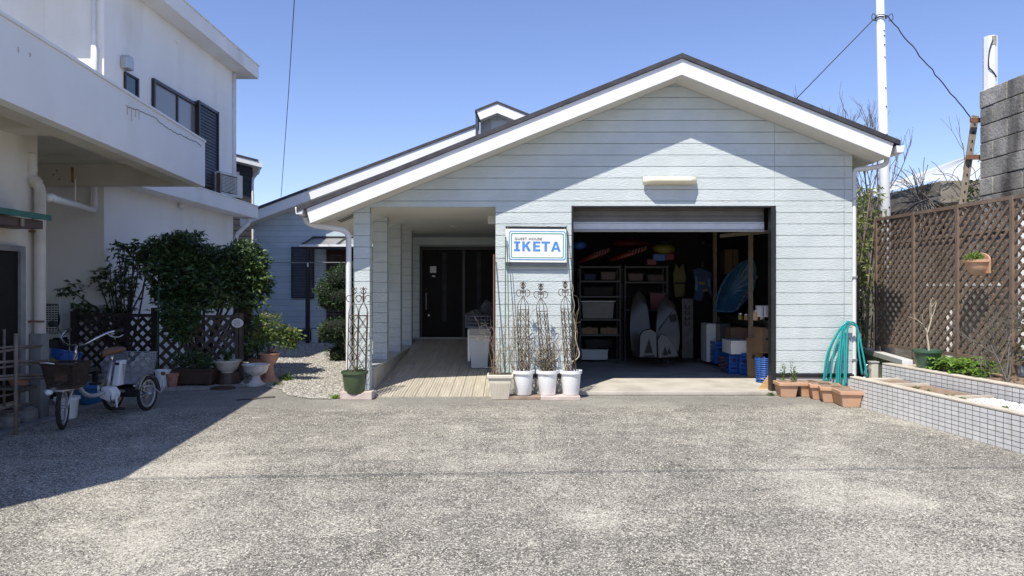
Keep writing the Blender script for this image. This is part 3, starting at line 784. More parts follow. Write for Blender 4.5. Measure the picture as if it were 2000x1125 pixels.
# ================================================================== GARAGE CONTENTS
FZ = .05
def shelf_rack(x0, x1, y, heights, top, label):
    t = thing('shelf_rack', label, 'shelving', ((x0 + x1) / 2, y + .2, FZ), group='steel racks at the back of the garage', world=True)
    for xa in (x0, x1):
        for ya in (y, y + .38): MB().box(xa - .015, xa + .015, ya - .015, ya + .015, FZ, top).build('upright', 'metalshelf', t)
    for z in heights: MB().box(x0 - .013, x1 + .013, y - .02, y + .4, z - .03, z).build('shelf', 'shelfedge', t, bevel=.003)
    return t
YS = 13.6
shelf_rack(XX(1133, YS), XX(1211, YS), YS, [ZZ(p, YS) for p in (520, 548, 578, 623, 653)], ZZ(518, YS), 'steel rack on the garage back wall holding the cloudy storage bin')
shelf_rack(XX(1221, YS), XX(1303, YS), YS, [ZZ(p, YS) for p in (520, 550, 604)], ZZ(518, YS), 'steel rack on the garage back wall behind the leaning surfboards')
def boxthing(name, label, cat, px0, px1, py0, py1, Y, depth, m, group=None, bev=.008, taper=0):
    x0, x1, z0, z1 = XX(px0, Y), XX(px1, Y), ZZ(py1, Y), ZZ(py0, Y)
    c = ((x0 + x1) / 2, Y + depth / 2, z0); w, h = (x1 - x0) / 2, z1 - z0
    b = MB().hexa([(-w * (1 - taper), -depth / 2, 0), (w * (1 - taper), -depth / 2, 0), (w * (1 - taper), depth / 2, 0), (-w * (1 - taper), depth / 2, 0)],
                  [(-w, -depth / 2, h), (w, -depth / 2, h), (w, depth / 2, h), (-w, depth / 2, h)])
    t = thing(name, label, cat, c, group=group)
    b.build('body', m, t, bevel=bev)
    return t, w, h, depth
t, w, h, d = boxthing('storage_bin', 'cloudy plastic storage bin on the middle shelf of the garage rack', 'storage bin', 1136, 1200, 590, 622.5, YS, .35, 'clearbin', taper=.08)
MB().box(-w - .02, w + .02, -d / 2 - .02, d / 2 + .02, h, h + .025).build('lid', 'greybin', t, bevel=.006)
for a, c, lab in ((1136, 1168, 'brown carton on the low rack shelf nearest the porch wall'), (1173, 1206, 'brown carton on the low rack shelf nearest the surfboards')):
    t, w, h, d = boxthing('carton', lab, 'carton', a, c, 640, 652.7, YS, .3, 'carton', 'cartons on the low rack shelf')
    MB().box(-.03, .03, -d / 2 - .003, d / 2, h, h + .004).build('tape', 'newsprint', t)
t, w, h, d = boxthing('storage_box', 'long white box on the garage floor under the rack', 'box', 1136, 1187, 685, 703, YS, .35, 'greybin')
MB().box(-w - .012, w + .012, -d / 2 - .012, d / 2, h, h + .02).build('lid', 'foam', t, bevel=.005)
t, w, h, d = boxthing('red_crate', 'red plastic crate on the rack between two surfboards', 'crate', 1270, 1299, 572, 603.5, YS, .3, 'red')
MB().box(-w - .012, w + .012, -d / 2 - .012, d / 2, h - .03, h + .0).build('rim', 'red', t)
for px0, px1, py0, py1, m_, lab in ((1140, 1165, 534, 547.5, 'navy', 'folded navy wetsuit on the upper shelf above the bin'), (1172, 1204, 530, 547.5, 'brownpot', 'dark brown bag on the upper shelf near the rack gap'),
        (1138, 1200, 560, 577.5, 'rubber', 'long black case on the shelf just over the cloudy bin'), (1226, 1258, 533, 549.5, 'brownpot', 'brown holdall on the shelf behind the farthest surfboard'),
        (1264, 1298, 536, 549.5, 'lattice_grey', 'dull grey box on the shelf above the red crate'), (1226, 1246, 580, 603.5, 'darkwood', 'dark drum shaped box behind the farthest surfboard'), (1142, 1198, 663, 680, 'rubber', 'black tray below the low carton shelf')):
    t, w, h, d = boxthing('stored_bundle', lab, 'bundle', px0, px1, py0, py1, YS + .02, .3, m_, bev=.02, taper=.1)
    MB().box(-w * .3, -w * .2, -d / 2 - .004, d / 2, h, h + .004).build('strap', 'clearbin', t)
# paddle boards and bags on top of the racks
def paddle(px0, px1, py0, py1, Y, label, m='red'):
    p, q = P(px0, py1, Y), P(px1, py0, Y); mid = (p + q) / 2; d = (q - p); L_ = d.length
    t = thing('paddle_board', label, 'paddle board', mid, group='striped paddle boards on top of the racks')
    rot = Matrix.Rotation(math.atan2(-d.z, d.x), 3, 'Y')
    def o(pt): return rot @ Vector(pt)
    prof = []
    n = 12
    for i in range(n + 1):
        a = i / n; w_ = .25 * math.sin(math.pi * min(max(a, .02), .98)) ** .45; x = (a - .5) * L_; k_ = .05 * (.5 + .5 * math.sin(math.pi * a))
        prof.append([o((x, -w_, 0)), o((x, -w_ * .9, k_)), o((x, w_ * .9, k_)), o((x, w_, 0)), o((x, w_ * .9, -k_)), o((x, -w_ * .9, -k_))])
    b = MB().add([v for r_ in prof for v in r_], [(i * 6 + j, i * 6 + (j + 1) % 6, (i + 1) * 6 + (j + 1) % 6, (i + 1) * 6 + j) for i in range(n) for j in range(6)] + [tuple(range(6)), tuple(range(n * 6, n * 6 + 6))])
    b.build('hull', m, t, smooth=True)
    s_ = MB()
    for i in range(2, n - 1):
        a = i / n; x = (a - .5) * L_; w_ = .25 * math.sin(math.pi * a) ** .45; k_ = .05 * (.5 + .5 * math.sin(math.pi * a))
        s_.hexa([o((x, -w_ - .004, -k_ * .7)), o((x + .022, -w_ - .004, -k_ * .7)), o((x + .022, -w_ + .03, -k_ * .7)), o((x, -w_ + .03, -k_ * .7))],
                [o((x + .05, -w_ * .9 - .006, k_ + .002)), o((x + .072, -w_ * .9 - .006, k_ + .002)), o((x + .072, -w_ + .06, k_ + .002)), o((x + .05, -w_ + .06, k_ + .002))])
    s_.build('stripe', 'pinkstripe', t)
YP = 13.3
paddle(1128, 1192, 488, 512, YP, 'red and white striped paddle board end nearest the porch wall on the racks')
paddle(1190, 1266, 484, 508, YP, 'red and white striped paddle board over the rack behind the surfboards')
def lump(name, label, cat, px, py, Y, rx, ry, rz, m, rot=0, jit=.08, fold=True):
    c = P(px, py, Y); t = thing(name, label, cat, (c.x, c.y, c.z - rz))
    MB().ball((0, 0, rz), rx, ry, rz, 12, 8, jit).build('bag', m, t, smooth=True)
    MB().tube([(-rx * .3, -ry * .6, rz * 1.7), (-rx * .1, -ry * .7, rz * 2.15), (rx * .15, -ry * .6, rz * 1.8)], .012, 6).build('strap', 'navy', t, smooth=True)
lump('board_bag', 'dark red padded board bag above the striped paddle boards', 'bag', 1232, 476, 13.6, .36, .2, .1, 'red')
lump('blue_bag', 'blue bag on top of the rack beside the porch wall', 'bag', 1131, 478, 13.2, .13, .15, .09, 'blue')
lump('yellow_bag', 'crumpled yellow bag on top of the rack end', 'bag', 1296, 486, 13.4, .21, .18, .12, 'yellow')
for a, c, p, q, m_, lab in ((1276, 1300, 498, 509, 'blue', 'small blue box under the yellow bag'), (1301, 1316, 497, 507, 'red', 'small red box under the edge of the yellow bag'), (1264, 1282, 508, 517, 'red', 'flat red box below the blue box on the rack')):
    t, w, h, d = boxthing('small_box', lab, 'box', a, c, p, q, 13.25, .22, m_, bev=.004)
    MB().box(-w - .004, w + .004, -d / 2 - .004, d / 2, h, h + .012).build('lid', m_, t)
# surfboards stood against the racks
def surfboard(pts, tip, Y, lean, label, motif=None):
    base_z = min(p[1] for p in pts)
    c = P(sum(p[0] for p in pts) / len(pts), max(p[1] for p in pts), Y)
    t = thing('surfboard', label, 'surfboard', (c.x, Y, FZ), group='surfboards stood against the racks')
    out = [P(a, q, Y) for a, q in pts]; n = len(out)
    def sh_(p, off, k_=1):
        cx = sum(q.x for q in out) / n; cz = sum(q.z for q in out) / n
        return (cx + (p.x - cx) * k_ - c.x, (p.z - FZ) * lean + off, cz + (p.z - cz) * k_ - FZ)
    f0 = [sh_(p, -.03, .93) for p in out]; f1 = [sh_(p, 0) for p in out]; f2 = [sh_(p, .03, .93) for p in out]
    vs = f0 + f1 + f2
    fs = [tuple(range(n)), tuple(range(2 * n, 3 * n))[::-1]]
    for i in range(n):
        j = (i + 1) % n; fs += [(i, n + i, n + j, j), (n + i, 2 * n + i, 2 * n + j, n + j)]
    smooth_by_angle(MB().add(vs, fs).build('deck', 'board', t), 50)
    if motif:
        for poly in motif:
            m_ = [P(a, q, Y) for a, q in poly]
            MB().add([sh_(p, -.034) for p in m_], [tuple(range(len(m_)))]).build('print', 'rubber', t, fix=False)
    return t
def board_outline(tipx, tipy, wl, wr, by, n=9, tail=.55):
    L_, R_ = [], []
    for i in range(1, n):
        a = i / n; w_ = math.sin(math.pi * min(.12 + a * .62, 1) ) ** .9
        y = tipy + (by - tipy) * a
        L_.append((tipx - wl * w_, y)); R_.append((tipx + wr * w_, y))
    return [(tipx, tipy)] + R_ + [(tipx + wr * tail, by), (tipx - wl * tail, by)] + L_[::-1]
surfboard(board_outline(1251, 567, 21, 21, 698), None, 13.0, .12, 'pale pointed surfboard standing farthest back beside the cloudy bin rack')
surfboard(board_outline(1304, 579, 23, 26, 700), None, 12.7, .12, 'pale surfboard with black lettering shape near its nose',
          [[(1308, 616), (1322, 613), (1324, 628), (1311, 630)], [(1284, 652), (1289, 640), (1319, 603), (1318, 606)]])
surfboard([(1248, 699), (1250, 655), (1257, 645), (1272, 642), (1283, 650), (1284, 699)], None, 12.35, .08, 'short pale board with a black sail print standing in front',
          [[(1258, 690), (1268, 661), (1275, 690)], [(1256, 694), (1280, 693), (1278, 696), (1258, 697)]])
surfboard([(1285, 700), (1284, 664), (1291, 651), (1303, 655), (1318, 676), (1326, 697)], None, 12.3, .08, 'short pale board with a slanting tail and black prints',
          [[(1293, 694), (1299, 676), (1305, 694)], [(1302, 690), (1308, 678), (1311, 692)]])
t, w, h, d = boxthing('tall_carton', 'tall grey carton with dark upright lettering beside the surfboards', 'carton', 1332, 1354, 583, 700, 13.2, .2, 'clearbin')
b = MB()
for i, (a, c) in enumerate(((.55, .62), (.64, .70), (.73, .79), (.82, .90))):
    b.box(-w * .5, w * .5, -d / 2 - .004, -d / 2 - .001, h * a, h * a + .012).box(-w * .5, -w * .25, -d / 2 - .004, -d / 2 - .001, h * a + .012, h * c).box(w * .2, w * .45, -d / 2 - .004, -d / 2 - .001, h * a + .012, h * c - .01)
b.build('print', 'rubber', t)
# long bench along the right wall
bench = thing('workbench', 'dark timber workbench along the garage wall under the blue pool', 'workbench', (3.75, 11.9, FZ), world=True)
bz = .94
MB().box(3.76, 4.28, 10.75, 13.7, bz - .04, bz).build('top', 'darkwood', bench, bevel=.004)
for x, y in ((3.82, 10.85), (3.82, 13.6), (4.2, 10.85), (4.2, 13.6)):
    MB().box(x - .035, x + .035, y - .035, y + .035, FZ, bz - .041).build('leg', 'timber', bench)
MB().box(3.79, 3.84, 10.9, 13.5, bz - .13, bz - .045).build('apron', 'darkwood', bench)
pst = MB().box(-.03, .03, -.03, .03, 0, 2.66).build('timber_post', 'timber', None, loc=(XX(1466, 11.5), 11.5, FZ))
tag(pst, 'slim pale timber post rising past the blue pool', 'post')
pst = MB().box(-.03, .03, -.03, .03, 0, 2.66).build('timber_post', 'timber', None, loc=(XX(1396, 13.55), 13.55, FZ))
tag(pst, 'slim timber post behind the bench near the hanging wetsuit', 'post')
rl = MB().bar((3.2, 11.37, 2.22), (4.28, 11.0, 2.30), .04, .05).build('timber_rail', 'timber')
tag(rl, 'thin timber rail running from the post to the garage wall', 'rail')
# blue pool leaning on its edge
pc = P(1398, 608, 12.9)
pool = thing('paddling_pool', 'folded sky blue paddling pool standing on the workbench', 'paddling pool', (pc.x + .3, 12.9, bz))
outl = [(1398, 606), (1399, 592), (1402, 578), (1408, 562), (1416, 546), (1426, 532), (1438, 521), (1450, 513), (1463, 508), (1472, 510), (1476, 522), (1476, 545), (1472, 562), (1462, 578), (1450, 592), (1440, 604), (1430, 608), (1412, 608)]
ctr = P(1436, 570, 12.9); vs = []
n = len(outl); NR = 5
for ri in range(NR):
    k_ = 1 - ri / NR
    for i in range(n * 4):
        a, c = outl[i // 4], outl[(i // 4 + 1) % n]; t_ = (i % 4) / 4
        p = P(a[0] + (c[0] - a[0]) * t_, a[1] + (c[1] - a[1]) * t_, 12.9)
        q = ctr + (p - ctr) * k_
        dep = .22 * (1 - k_ ** 2) + (.018 * math.sin(i * 1.55) if 0 < ri else .01 * math.sin(i * 1.55)) * (k_)
        vs.append((q.x - pool.location.x, dep, max(q.z - bz, .005)))
vs.append((ctr.x - pool.location.x, .22, ctr.z - bz)); N4 = n * 4
fs = [(r_ * N4 + i, r_ * N4 + (i + 1) % N4, (r_ + 1) * N4 + (i + 1) % N4, (r_ + 1) * N4 + i) for r_ in range(NR - 1) for i in range(N4)] + [((NR - 1) * N4 + i, (NR - 1) * N4 + (i + 1) % N4, NR * N4) for i in range(N4)]
MB().add(vs, fs).build('wall_fabric', 'poolblue', pool, smooth=True)
rim = [Vector(v) for v in vs[:N4]] + [Vector(vs[0])]
MB().tube(rim, .022, 6).build('rim', 'poolblue', pool, smooth=True)
fl = MB()
for i in range(9):
    t_ = i / 8; a = P(1474 - 38 * t_, 545 + 60 * t_, 12.86)
    fl.hexa([(a.x - pool.location.x, -.05, a.z - bz), (a.x - pool.location.x + .05, -.05, a.z - bz + .02), (a.x - pool.location.x + .05, -.03, a.z - bz + .02), (a.x - pool.location.x, -.03, a.z - bz)],
            [(a.x - pool.location.x + .02, -.05, a.z - bz + .05), (a.x - pool.location.x + .06, -.05, a.z - bz + .06), (a.x - pool.location.x + .06, -.03, a.z - bz + .06), (a.x - pool.location.x + .02, -.03, a.z - bz + .05)])
fl.build('printed_skirt', 'pinkstripe', pool)
# hanging wetsuit
ws = P(1372, 555, 13.3)
t = thing('wetsuit', 'blue wetsuit with yellow flashes hanging behind the bench', 'wetsuit', (ws.x, 13.3, ws.z))
def suit(dx): return [(-.16 + dx, -.28), (-.13 + dx, .05), (-.19 + dx, .26), (-.06 + dx, .3), (.06 + dx, .26), (.17 + dx, .2), (.14 + dx, 0), (.19 + dx, -.25), (.05 + dx, -.1), (-.02 + dx, -.3)]
MB().xz(suit(0), -.03, .03).build('body', 'navy', t, bevel=.012)
MB().xz([(-.14, -.1), (-.09, -.12), (-.1, .14), (-.14, .15)], -.036, -.031).build('panel', 'poolblue', t)
MB().xz([(.1, -.05), (.14, -.05), (.12, .1), (.08, .1)], -.036, -.031).build('panel', 'poolblue', t)
MB().xz([(-.07, 0), (.03, -.02), (.04, .03), (-.06, .05)], -.036, -.031).xz([(0, -.14), (.09, -.12), (.08, -.08), (0, -.1)], -.036, -.031).build('flash', 'yellow', t)
MB().tube([(0, 0, .3), (0, 0, .42)], .006, 5).build('hanger', 'alu', t)
t = thing('life_vest', 'dull yellow vest hanging on the dark garage back wall', 'vest', P(1328, 545, 14.1))
MB().xz([(-.1, -.35), (-.14, .1), (-.08, .3), (-.02, .2), (.06, .3), (.12, .05), (.08, -.33)], -.03, .03).build('shell', 'yellow', t, bevel=.015)
MB().xz([(-.1, -.1), (.1, -.1), (.1, -.06), (-.1, -.06)], -.036, -.031).build('belt', 'rubber', t)
# right-hand pile
t, w, h, d = boxthing('white_cabinet', 'narrow white metal cabinet standing under the bench end', 'cabinet', 1380, 1398.5, 632, 707, 12.9, .4, 'acwhite')
MB().box(w * .3, w * .6, -d / 2 - .012, -d / 2, h * .5, h * .62).build('handle', 'alu', t)
t, w, h, d = boxthing('grey_box', 'pale grey box with a small bolt behind the narrow cabinet', 'box', 1404, 1427, 632, 690, 12.7, .3, 'clearbin')
MB().lathe([(.012, 0), (.008, .01)], (0, -d / 2 - .012, h * .75), 8).build('bolt', 'chrome', t)
t, w, h, d = boxthing('carton', 'brown carton under the bench behind the foam box', 'carton', 1428, 1466, 640, 676, 12.3, .35, 'carton')
MB().box(-.03, .03, -d / 2 - .003, d / 2, h, h + .003).build('tape', 'ply', t)
t, w, h, d = boxthing('carton', 'brown carton under the bench nearest the garage jamb', 'carton', 1470, 1500, 642, 676, 12.0, .3, 'carton')
MB().box(-.03, .03, -d / 2 - .003, d / 2, h, h + .003).build('tape', 'ply', t)
def crate(px0, px1, py0, py1, Y, depth, label, rz=0):
    x0, x1, z0, z1 = XX(px0, Y), XX(px1, Y), ZZ(py1, Y), ZZ(py0, Y); w, h = (x1 - x0) / 2, z1 - z0
    t = thing('crate', label, 'crate', ((x0 + x1) / 2, Y + depth / 2, z0), rz, 'blue folding crates in the garage')
    dd = depth / 2
    MB().box(-w, w, -dd, dd, 0, .02).build('floor', 'blue', t)
    b = MB()
    for sx in (-1, 1):
        for sy in (-1, 1): b.box(sx * w - .02 if sx > 0 else -w, sx * w if sx > 0 else -w + .02, sy * dd - .02 if sy > 0 else -dd, sy * dd if sy > 0 else -dd + .02, .021, h)
    b.build('corner', 'blue', t)
    b = MB()
    for z in [.03 + i * (h - .05) / 4 for i in range(5)]:
        b.box(-w + .021, w - .021, -dd, -dd + .012, z, z + (h - .05) / 4 - .012).box(-w + .021, w - .021, dd - .012, dd, z, z + (h - .05) / 4 - .012)
        b.box(-w, -w + .012, -dd + .021, dd - .021, z, z + (h - .05) / 4 - .012).box(w - .012, w, -dd + .021, dd - .021, z, z + (h - .05) / 4 - .012)
    b.build('slatted_side', 'blue', t)
    MB().box(-w * .3, w * .3, -dd - .008, -dd - .001, h * .6, h * .8).build('handle', 'navy', t)
    return t
crate(1424, 1444, 692, 730, 11.75, .45, 'blue folding crate under the foam box on the bench side')
crate(1445, 1463, 694, 734, 11.6, .45, 'blue folding crate under the foam box next to the carton sheet')
crate(1396, 1420, 672, 710, 12.6, .4, 'blue crate half hidden behind the coiled rope')
t, w, h, d = boxthing('foam_box', 'white foam box resting on two blue crates', 'foam box', 1428, 1463, 669, 692, 11.62, .5, 'foam')
MB().box(-w - .006, w + .006, -d / 2 - .006, d / 2 + .006, h, h + .03).build('lid', 'foam', t, bevel=.01)
rc = P(1414, 712, 12.1); rp = thing('rope_coil', 'tangled brown rope heap beside the blue crates', 'rope', (rc.x, 12.0, FZ))
b = MB(); pts = []
for i in range(90):
    a = i * .42; r_ = .08 + .05 * math.sin(i * .7); pts.append((r_ * math.cos(a), r_ * .8 * math.sin(a), .02 + .24 * i / 90 + .01 * math.sin(i)))
b.tube(pts, .011, 5).build('rope', 'brownpole', rp, smooth=True)
cs = thing('carton_sheet', 'upright brown carton sheet with damp stains beside crates', 'carton sheet', (XX(1476, 11.3), 11.3, FZ), math.radians(8))
MB().hexa([(-.13, -.01, 0), (.13, -.01, 0), (.13, .01, 0), (-.13, .01, 0)], [(-.12, .05, .6), (.13, .05, .6), (.13, .07, .6), (-.12, .07, .6)]).build('sheet', 'carton', cs)
MB().xz([(-.06, .3), (-.02, .28), (0, .33), (-.04, .36)], -.012 + .028, -.0105 + .03).build('stain', 'brownpot', cs)
t, w, h, d = boxthing('carton', 'big tan carton with a punched hole next to the black jamb', 'carton', 1488, 1512, 640, 690, 11.0, .4, 'carton')
MB().lathe([(.018, 0), (.016, .002)], (-w * .2, 0, 0), 10, caps=(True, True)).build('hole', 'rubber', t).matrix_basis = Matrix.Translation((0, -d / 2 - .002, h * .55)) @ Matrix.Rotation(math.pi / 2, 4, 'X')
bc = thing('basket', 'blue slatted laundry basket just inside the garage jamb', 'basket', (XX(1500, 10.6), 10.75, FZ))
for i in range(11):
    z = .02 + i * .031; k_ = 1 + z * .35
    b = MB(); pts = [(.115 * k_ * math.cos(a), .115 * k_ * math.sin(a), z) for a in [2 * math.pi * j / 16 for j in range(17)]]
    b.tube(pts, .009, 5).build('band', 'blue', bc, smooth=True)
b = MB()
for j in range(10):
    a = 2 * math.pi * j / 10; b.bar((.108 * math.cos(a), .108 * math.sin(a), .0), (.128 * math.cos(a), .128 * math.sin(a), .36), .02, .006, (math.cos(a), math.sin(a), 0))
b.build('rib', 'blue', bc)
MB().lathe([(.105, 0), (.11, .012)], n=16).build('bottom', 'navy', bc)
pw = MB().xz([(-.12, 0), (.1, 0), (.1, .3)], -.012, .012).build('plywood_offcut', 'ply', None, loc=(XX(1497, 10.05), 10.02, FZ))
tag(pw, 'orange plywood triangle propped inside the black garage jamb', 'plywood offcut')
# clutter on the bench
def jar(px, py, Y, r, h, m, label, name='jar', lid='alu'):
    p = P(px, py, Y); t = thing(name, label, name.replace('_', ' '), (p.x, Y, bz), group='small tins and jars on the workbench')
    MB().lathe([(r, 0), (r, h * .8), (r * .8, h * .9), (r * .8, h)], n=12, caps=(True, True)).build('body', m, t, smooth=False)
    MB().lathe([(r * .85, h), (r * .85, h + .02)], n=12, caps=(True, True)).build('lid', lid, t)
jar(1446, 600, 11.2, .035, .08, 'yellow', 'yellow tin on the bench by the pool')
jar(1457, 600, 11.1, .03, .07, 'carton', 'small brown tin on the bench by the post')
jar(1476, 600, 11.0, .04, .13, 'terracotta', 'reddish tin on the bench near the garage wall')
jar(1489, 590, 11.2, .035, .17, 'foam', 'white spray bottle on the bench behind the white box', 'bottle')
t, w, h, d = boxthing('paint_tin_box', 'white box with grey panels on the bench front edge', 'box', 1484, 1508, 597, 619, 10.85, .2, 'foam')
MB().box(-w * .5, -w * .4, -d / 2 - .003, -d / 2, .01, h - .01).box(w * .1, w * .2, -d / 2 - .003, -d / 2, .01, h - .01).build('print', 'clearbin', t)
t, w, h, d = boxthing('wall_cabinet', 'brown wall cabinet high on the garage back wall', 'cabinet', 1416, 1446, 487, 535, 14.05, .3, 'carton')
MB().box(-.006, .006, -d / 2 - .004, -d / 2, .02, h - .02).build('door_gap', 'rubber', t)
lp = thing('life_preserver', 'dark ring hung high on the garage back wall', 'ring', P(1385, 462, 14.2))
MB().tube([(.16 * math.cos(a), 0, .16 * math.sin(a)) for a in [2 * math.pi * j / 18 for j in range(19)]], .035, 8).build('ring', 'rubber', lp, smooth=True)
b = MB()
for j in range(4):
    a = math.pi / 4 + j * math.pi / 2; b.ball((.16 * math.cos(a), 0, .16 * math.sin(a)), .042, .042, .042, 8, 5)
b.build('band', 'clearbin', lp, smooth=True)

# ================================================================== PORCH THINGS
rz_ = lambda y: rampz(y)
bn = thing('rubbish_bin', 'grey lidded rubbish bin on the porch ramp', 'rubbish bin', (XX(936.5, 11.5), 11.62, rampz(11.5) + .004))
MB().hexa([(-.125, -.15, 0), (.125, -.15, 0), (.125, .15, 0), (-.125, .15, 0)], [(-.16, -.19, .48), (.16, -.19, .48), (.16, .19, .48), (-.16, .19, .48)]).build('body', 'greybin', bn, bevel=.012)
MB().box(-.175, .175, -.205, .205, .48, .52).build('lid', 'beigeplastic', bn, bevel=.012)
MB().box(-.06, .06, -.222, -.2, .44, .50).build('handle', 'beigeplastic', bn, bevel=.006)
tb = thing('side_table', 'dark low table behind the grey bin on the porch', 'table', (-.48, 12.25, rampz(12.25)))
MB().box(-.24, .24, -.25, .25, .52, .55).build('top', 'darkwood', tb)
for x, y in ((-.22, -.22), (.22, -.22), (-.22, .22), (.22, .22)): MB().box(x - .02, x + .02, y - .02, y + .02, 0, .519).build('leg', 'alu', tb)
nz = thing('newspaper_stack', 'grey stack of folded newspapers on top of the bin', 'newspapers', (-.5, 11.62, rampz(11.5) + .53))
for i in range(5):
    MB().box(-.17 + U(-.02, .02), .17 + U(-.02, .02), -.2, .2, i * .018, i * .018 + .016).build('newspaper', 'newsprint', nz)
wb = thing('wire_basket', 'wire basket of white bags on the porch table', 'basket', (-.55, 12.2, rampz(12.25) + .55))
b = MB()
for z in (0, .06, .12, .18): b.tube([(-.2, -.2, z), (.2, -.2, z), (.2, .2, z), (-.2, .2, z), (-.2, -.2, z)], .006, 4)
for i in range(9):
    x = -.2 + .05 * i
    b.tube([(x, -.2, .18), (x, -.2, 0), (x, .2, 0), (x, .2, .18)], .004, 4).tube([(-.2, x, .18), (-.2, x, 0), (.2, x, 0), (.2, x, .18)], .004, 4)
b.build('wire_frame', 'wire', wb)
b = MB().ball((-.05, 0, .19), .16, .16, .09, 14, 8, .15)
b.build('bag', 'clearbin', wb, smooth=False)
b = MB().ball((.14, .05, .26), .1, .1, .16, 12, 8, .2); b.build('bag', 'clearbin', wb)

# ================================================================== POTS AND TRELLISES AT THE FRONT
def pot_part(b, r0, r1, h, rim=.02, lip=.014):
    return b.lathe([(r0 * .92, 0), (r0, .012), (r1, h - rim), (r1 + lip, h - rim), (r1 + lip, h), (r1 - .004, h), (r1 - .02, h - .05)], n=28)
def pot(name, label, loc, r0, r1, h, m, rim=.035, lip=.016, group=None, soil=True, cat='plant pot'):
    t = thing(name, label, cat, loc, group=group)
    o = pot_part(MB(), r0, r1, h, rim, lip).build('pot_body', m, t); smooth_by_angle(o, 35)
    if soil: MB().lathe([(r1 - .012, 0), (r1 * .5, .008), (.001, .004)], (0, 0, h - .045), 20, caps=(True, True)).build('soil', 'soil', t)
    return t
def finial(b, c, s, r=.0048):
    c = Vector(c)
    for sg_ in (-1, 1):
        for (ax) in (Vector((sg_, 0, 0)), Vector((0, sg_, 0))):
            pts = []
            for i in range(15):
                a = -math.pi / 2 + i / 14 * math.pi * 1.6; k_ = .05 * s * (1 - i / 14 * .45)
                pts.append(c + ax * (.052 * s + k_ * math.cos(a) * 1.0 - .0) * (1 if i < 20 else 1) + Vector((0, 0, .055 * s + k_ * math.sin(a))))
            b.tube(pts, r, 4)
            pts = [c + ax * (.001 + .03 * s * math.sin(i / 8 * math.pi)) + Vector((0, 0, .10 * s + .075 * s * i / 8)) for i in range(9)]
            b.tube(pts, r, 4)
            b.tube([pts[-1], pts[-1] + ax * .03 * s + Vector((0, 0, .012 * s)), pts[-1] + ax * .042 * s - Vector((0, 0, .01 * s))], r, 4)
    b.tube([c, c + Vector((0, 0, .2 * s))], r, 4)
def obelisk(label, loc, w, h, lean=(0, 0), fs=1.0, group='wrought iron plant trellises', rz=.35, seed=1):
    t = thing('trellis', label, 'trellis', loc, rz, group)
    lx, ly = lean
    def pt(x, y, z): return Vector((x + lx * z / h, y + ly * z / h, z))
    b = MB(); hs = h - .2 * fs - .13; c4 = [(-w, -w), (w, -w), (w, w), (-w, w)]
    for x, y in c4: b.tube([pt(x, y, -.06), pt(x, y, hs)], .0055, 5)
    b.build('post', 'iron', t)
    b = MB()
    for x, y in c4: b.tube([pt(x, y, hs), pt(x * .8, y * .8, hs + .05), pt(x * .1, y * .1, hs + .13)], .004, 5)
    for k_ in range(4):
        a, c = c4[k_], c4[(k_ + 1) % 4]; b.tube([pt(*a, hs - .04), pt(*c, hs - .04)], .0035, 4)
    n = max(2, int(hs / .17))
    for k_ in range(4):
        a, c = c4[k_], c4[(k_ + 1) % 4]; m_ = ((a[0] + c[0]) / 2, (a[1] + c[1]) / 2)
        for i in range(n):
            z = .03 + i * (hs - .08) / n; dz = (hs - .08) / n
            b.tube([pt(*a, z), pt(*m_, z + dz / 2), pt(*a, z + dz)], .0038, 4); b.tube([pt(*c, z), pt(*m_, z + dz / 2), pt(*c, z + dz)], .0038, 4)
    b.build('lattice_wire', 'iron', t)
    f = MB(); finial(f, pt(0, 0, hs + .125), fs); f.build('finial', 'iron', t)
    return t
def vines(name, label, loc, n, h, spread, m='stem', r=.004, cat='climber', wig=.05, base=.03, parts=1):
    t = thing(name, label, cat, loc); 
    b = MB()
    for i in range(n):
        p = Vector((U(-base, base), U(-base, base), 0)); a = U(0, 6.28); hh = h * U(.4, 1.0); k_ = 9
        pts = [p.copy()]; d = Vector((math.cos(a) * spread / k_, math.sin(a) * spread / k_ * .5, hh / k_))
        for j in range(k_):
            p = p + d + Vector((U(-wig, wig), U(-wig, wig) * .6, U(-.01, .02))); pts.append(p.copy())
            if R() < .55:
                q = p + Vector((U(-.09, .09), U(-.05, .05), U(0, .09))); b.tube([p, (p + q) / 2 + Vector((U(-.01, .01), 0, .01)), q], r * .55, 3)
        b.tube(pts, [r * (1 - .6 * j / k_) for j in range(k_ + 1)], 4)
    b.build('stem', m, t)
    return t
kind_planks = []
pl1 = MB().box(-.17, .36, -.14, .14, 0, .04).build('plank', 'plank', None, loc=(XX(1010, 9.5), 9.52, 0), bevel=.004); tag(pl1, 'old plank under the first two white pots', 'plank', 'planks under the white pots')
pl2 = MB().box(-.24, .26, -.15, .12, .0, .045).build('plank', 'pinkblock', None, loc=(XX(1092, 9.5), 9.5, 0), bevel=.004); tag(pl2, 'pinkish plank under the white pot next to the garage', 'plank', 'planks under the white pots')
PW = 9.53
spots = []
for px, nm in ((1022, 'white pot with the bushiest tangled trellis under the sign'), (1069, 'white pot with the leaning trellis and dry flower heads'), (1115, 'white pot with twisted vine at the garage corner')):
    spots.append((XX(px, PW), PW, .047))
    pot('plant_pot', nm, spots[-1], .105, .128, .315, 'whiteplastic', rim=.04, lip=.018, group='white pots beneath the sign')
obelisk('dark trellis wrapped in bare stems in the white pot under the sign', (spots[0][0] + .005, PW, .32), .055, 1.19, (-.01, 0), 1.0, seed=2)
obelisk('slim trellis leaning over the middle white pot', (spots[1][0] - .0, PW, .32), .052, 1.17, (-.11, .0), 1.0, seed=3)
obelisk('trellis in the white pot beside the garage opening', (spots[2][0] - .005, PW, .32), .05, 1.2, (-.09, 0), 1.0, seed=4)
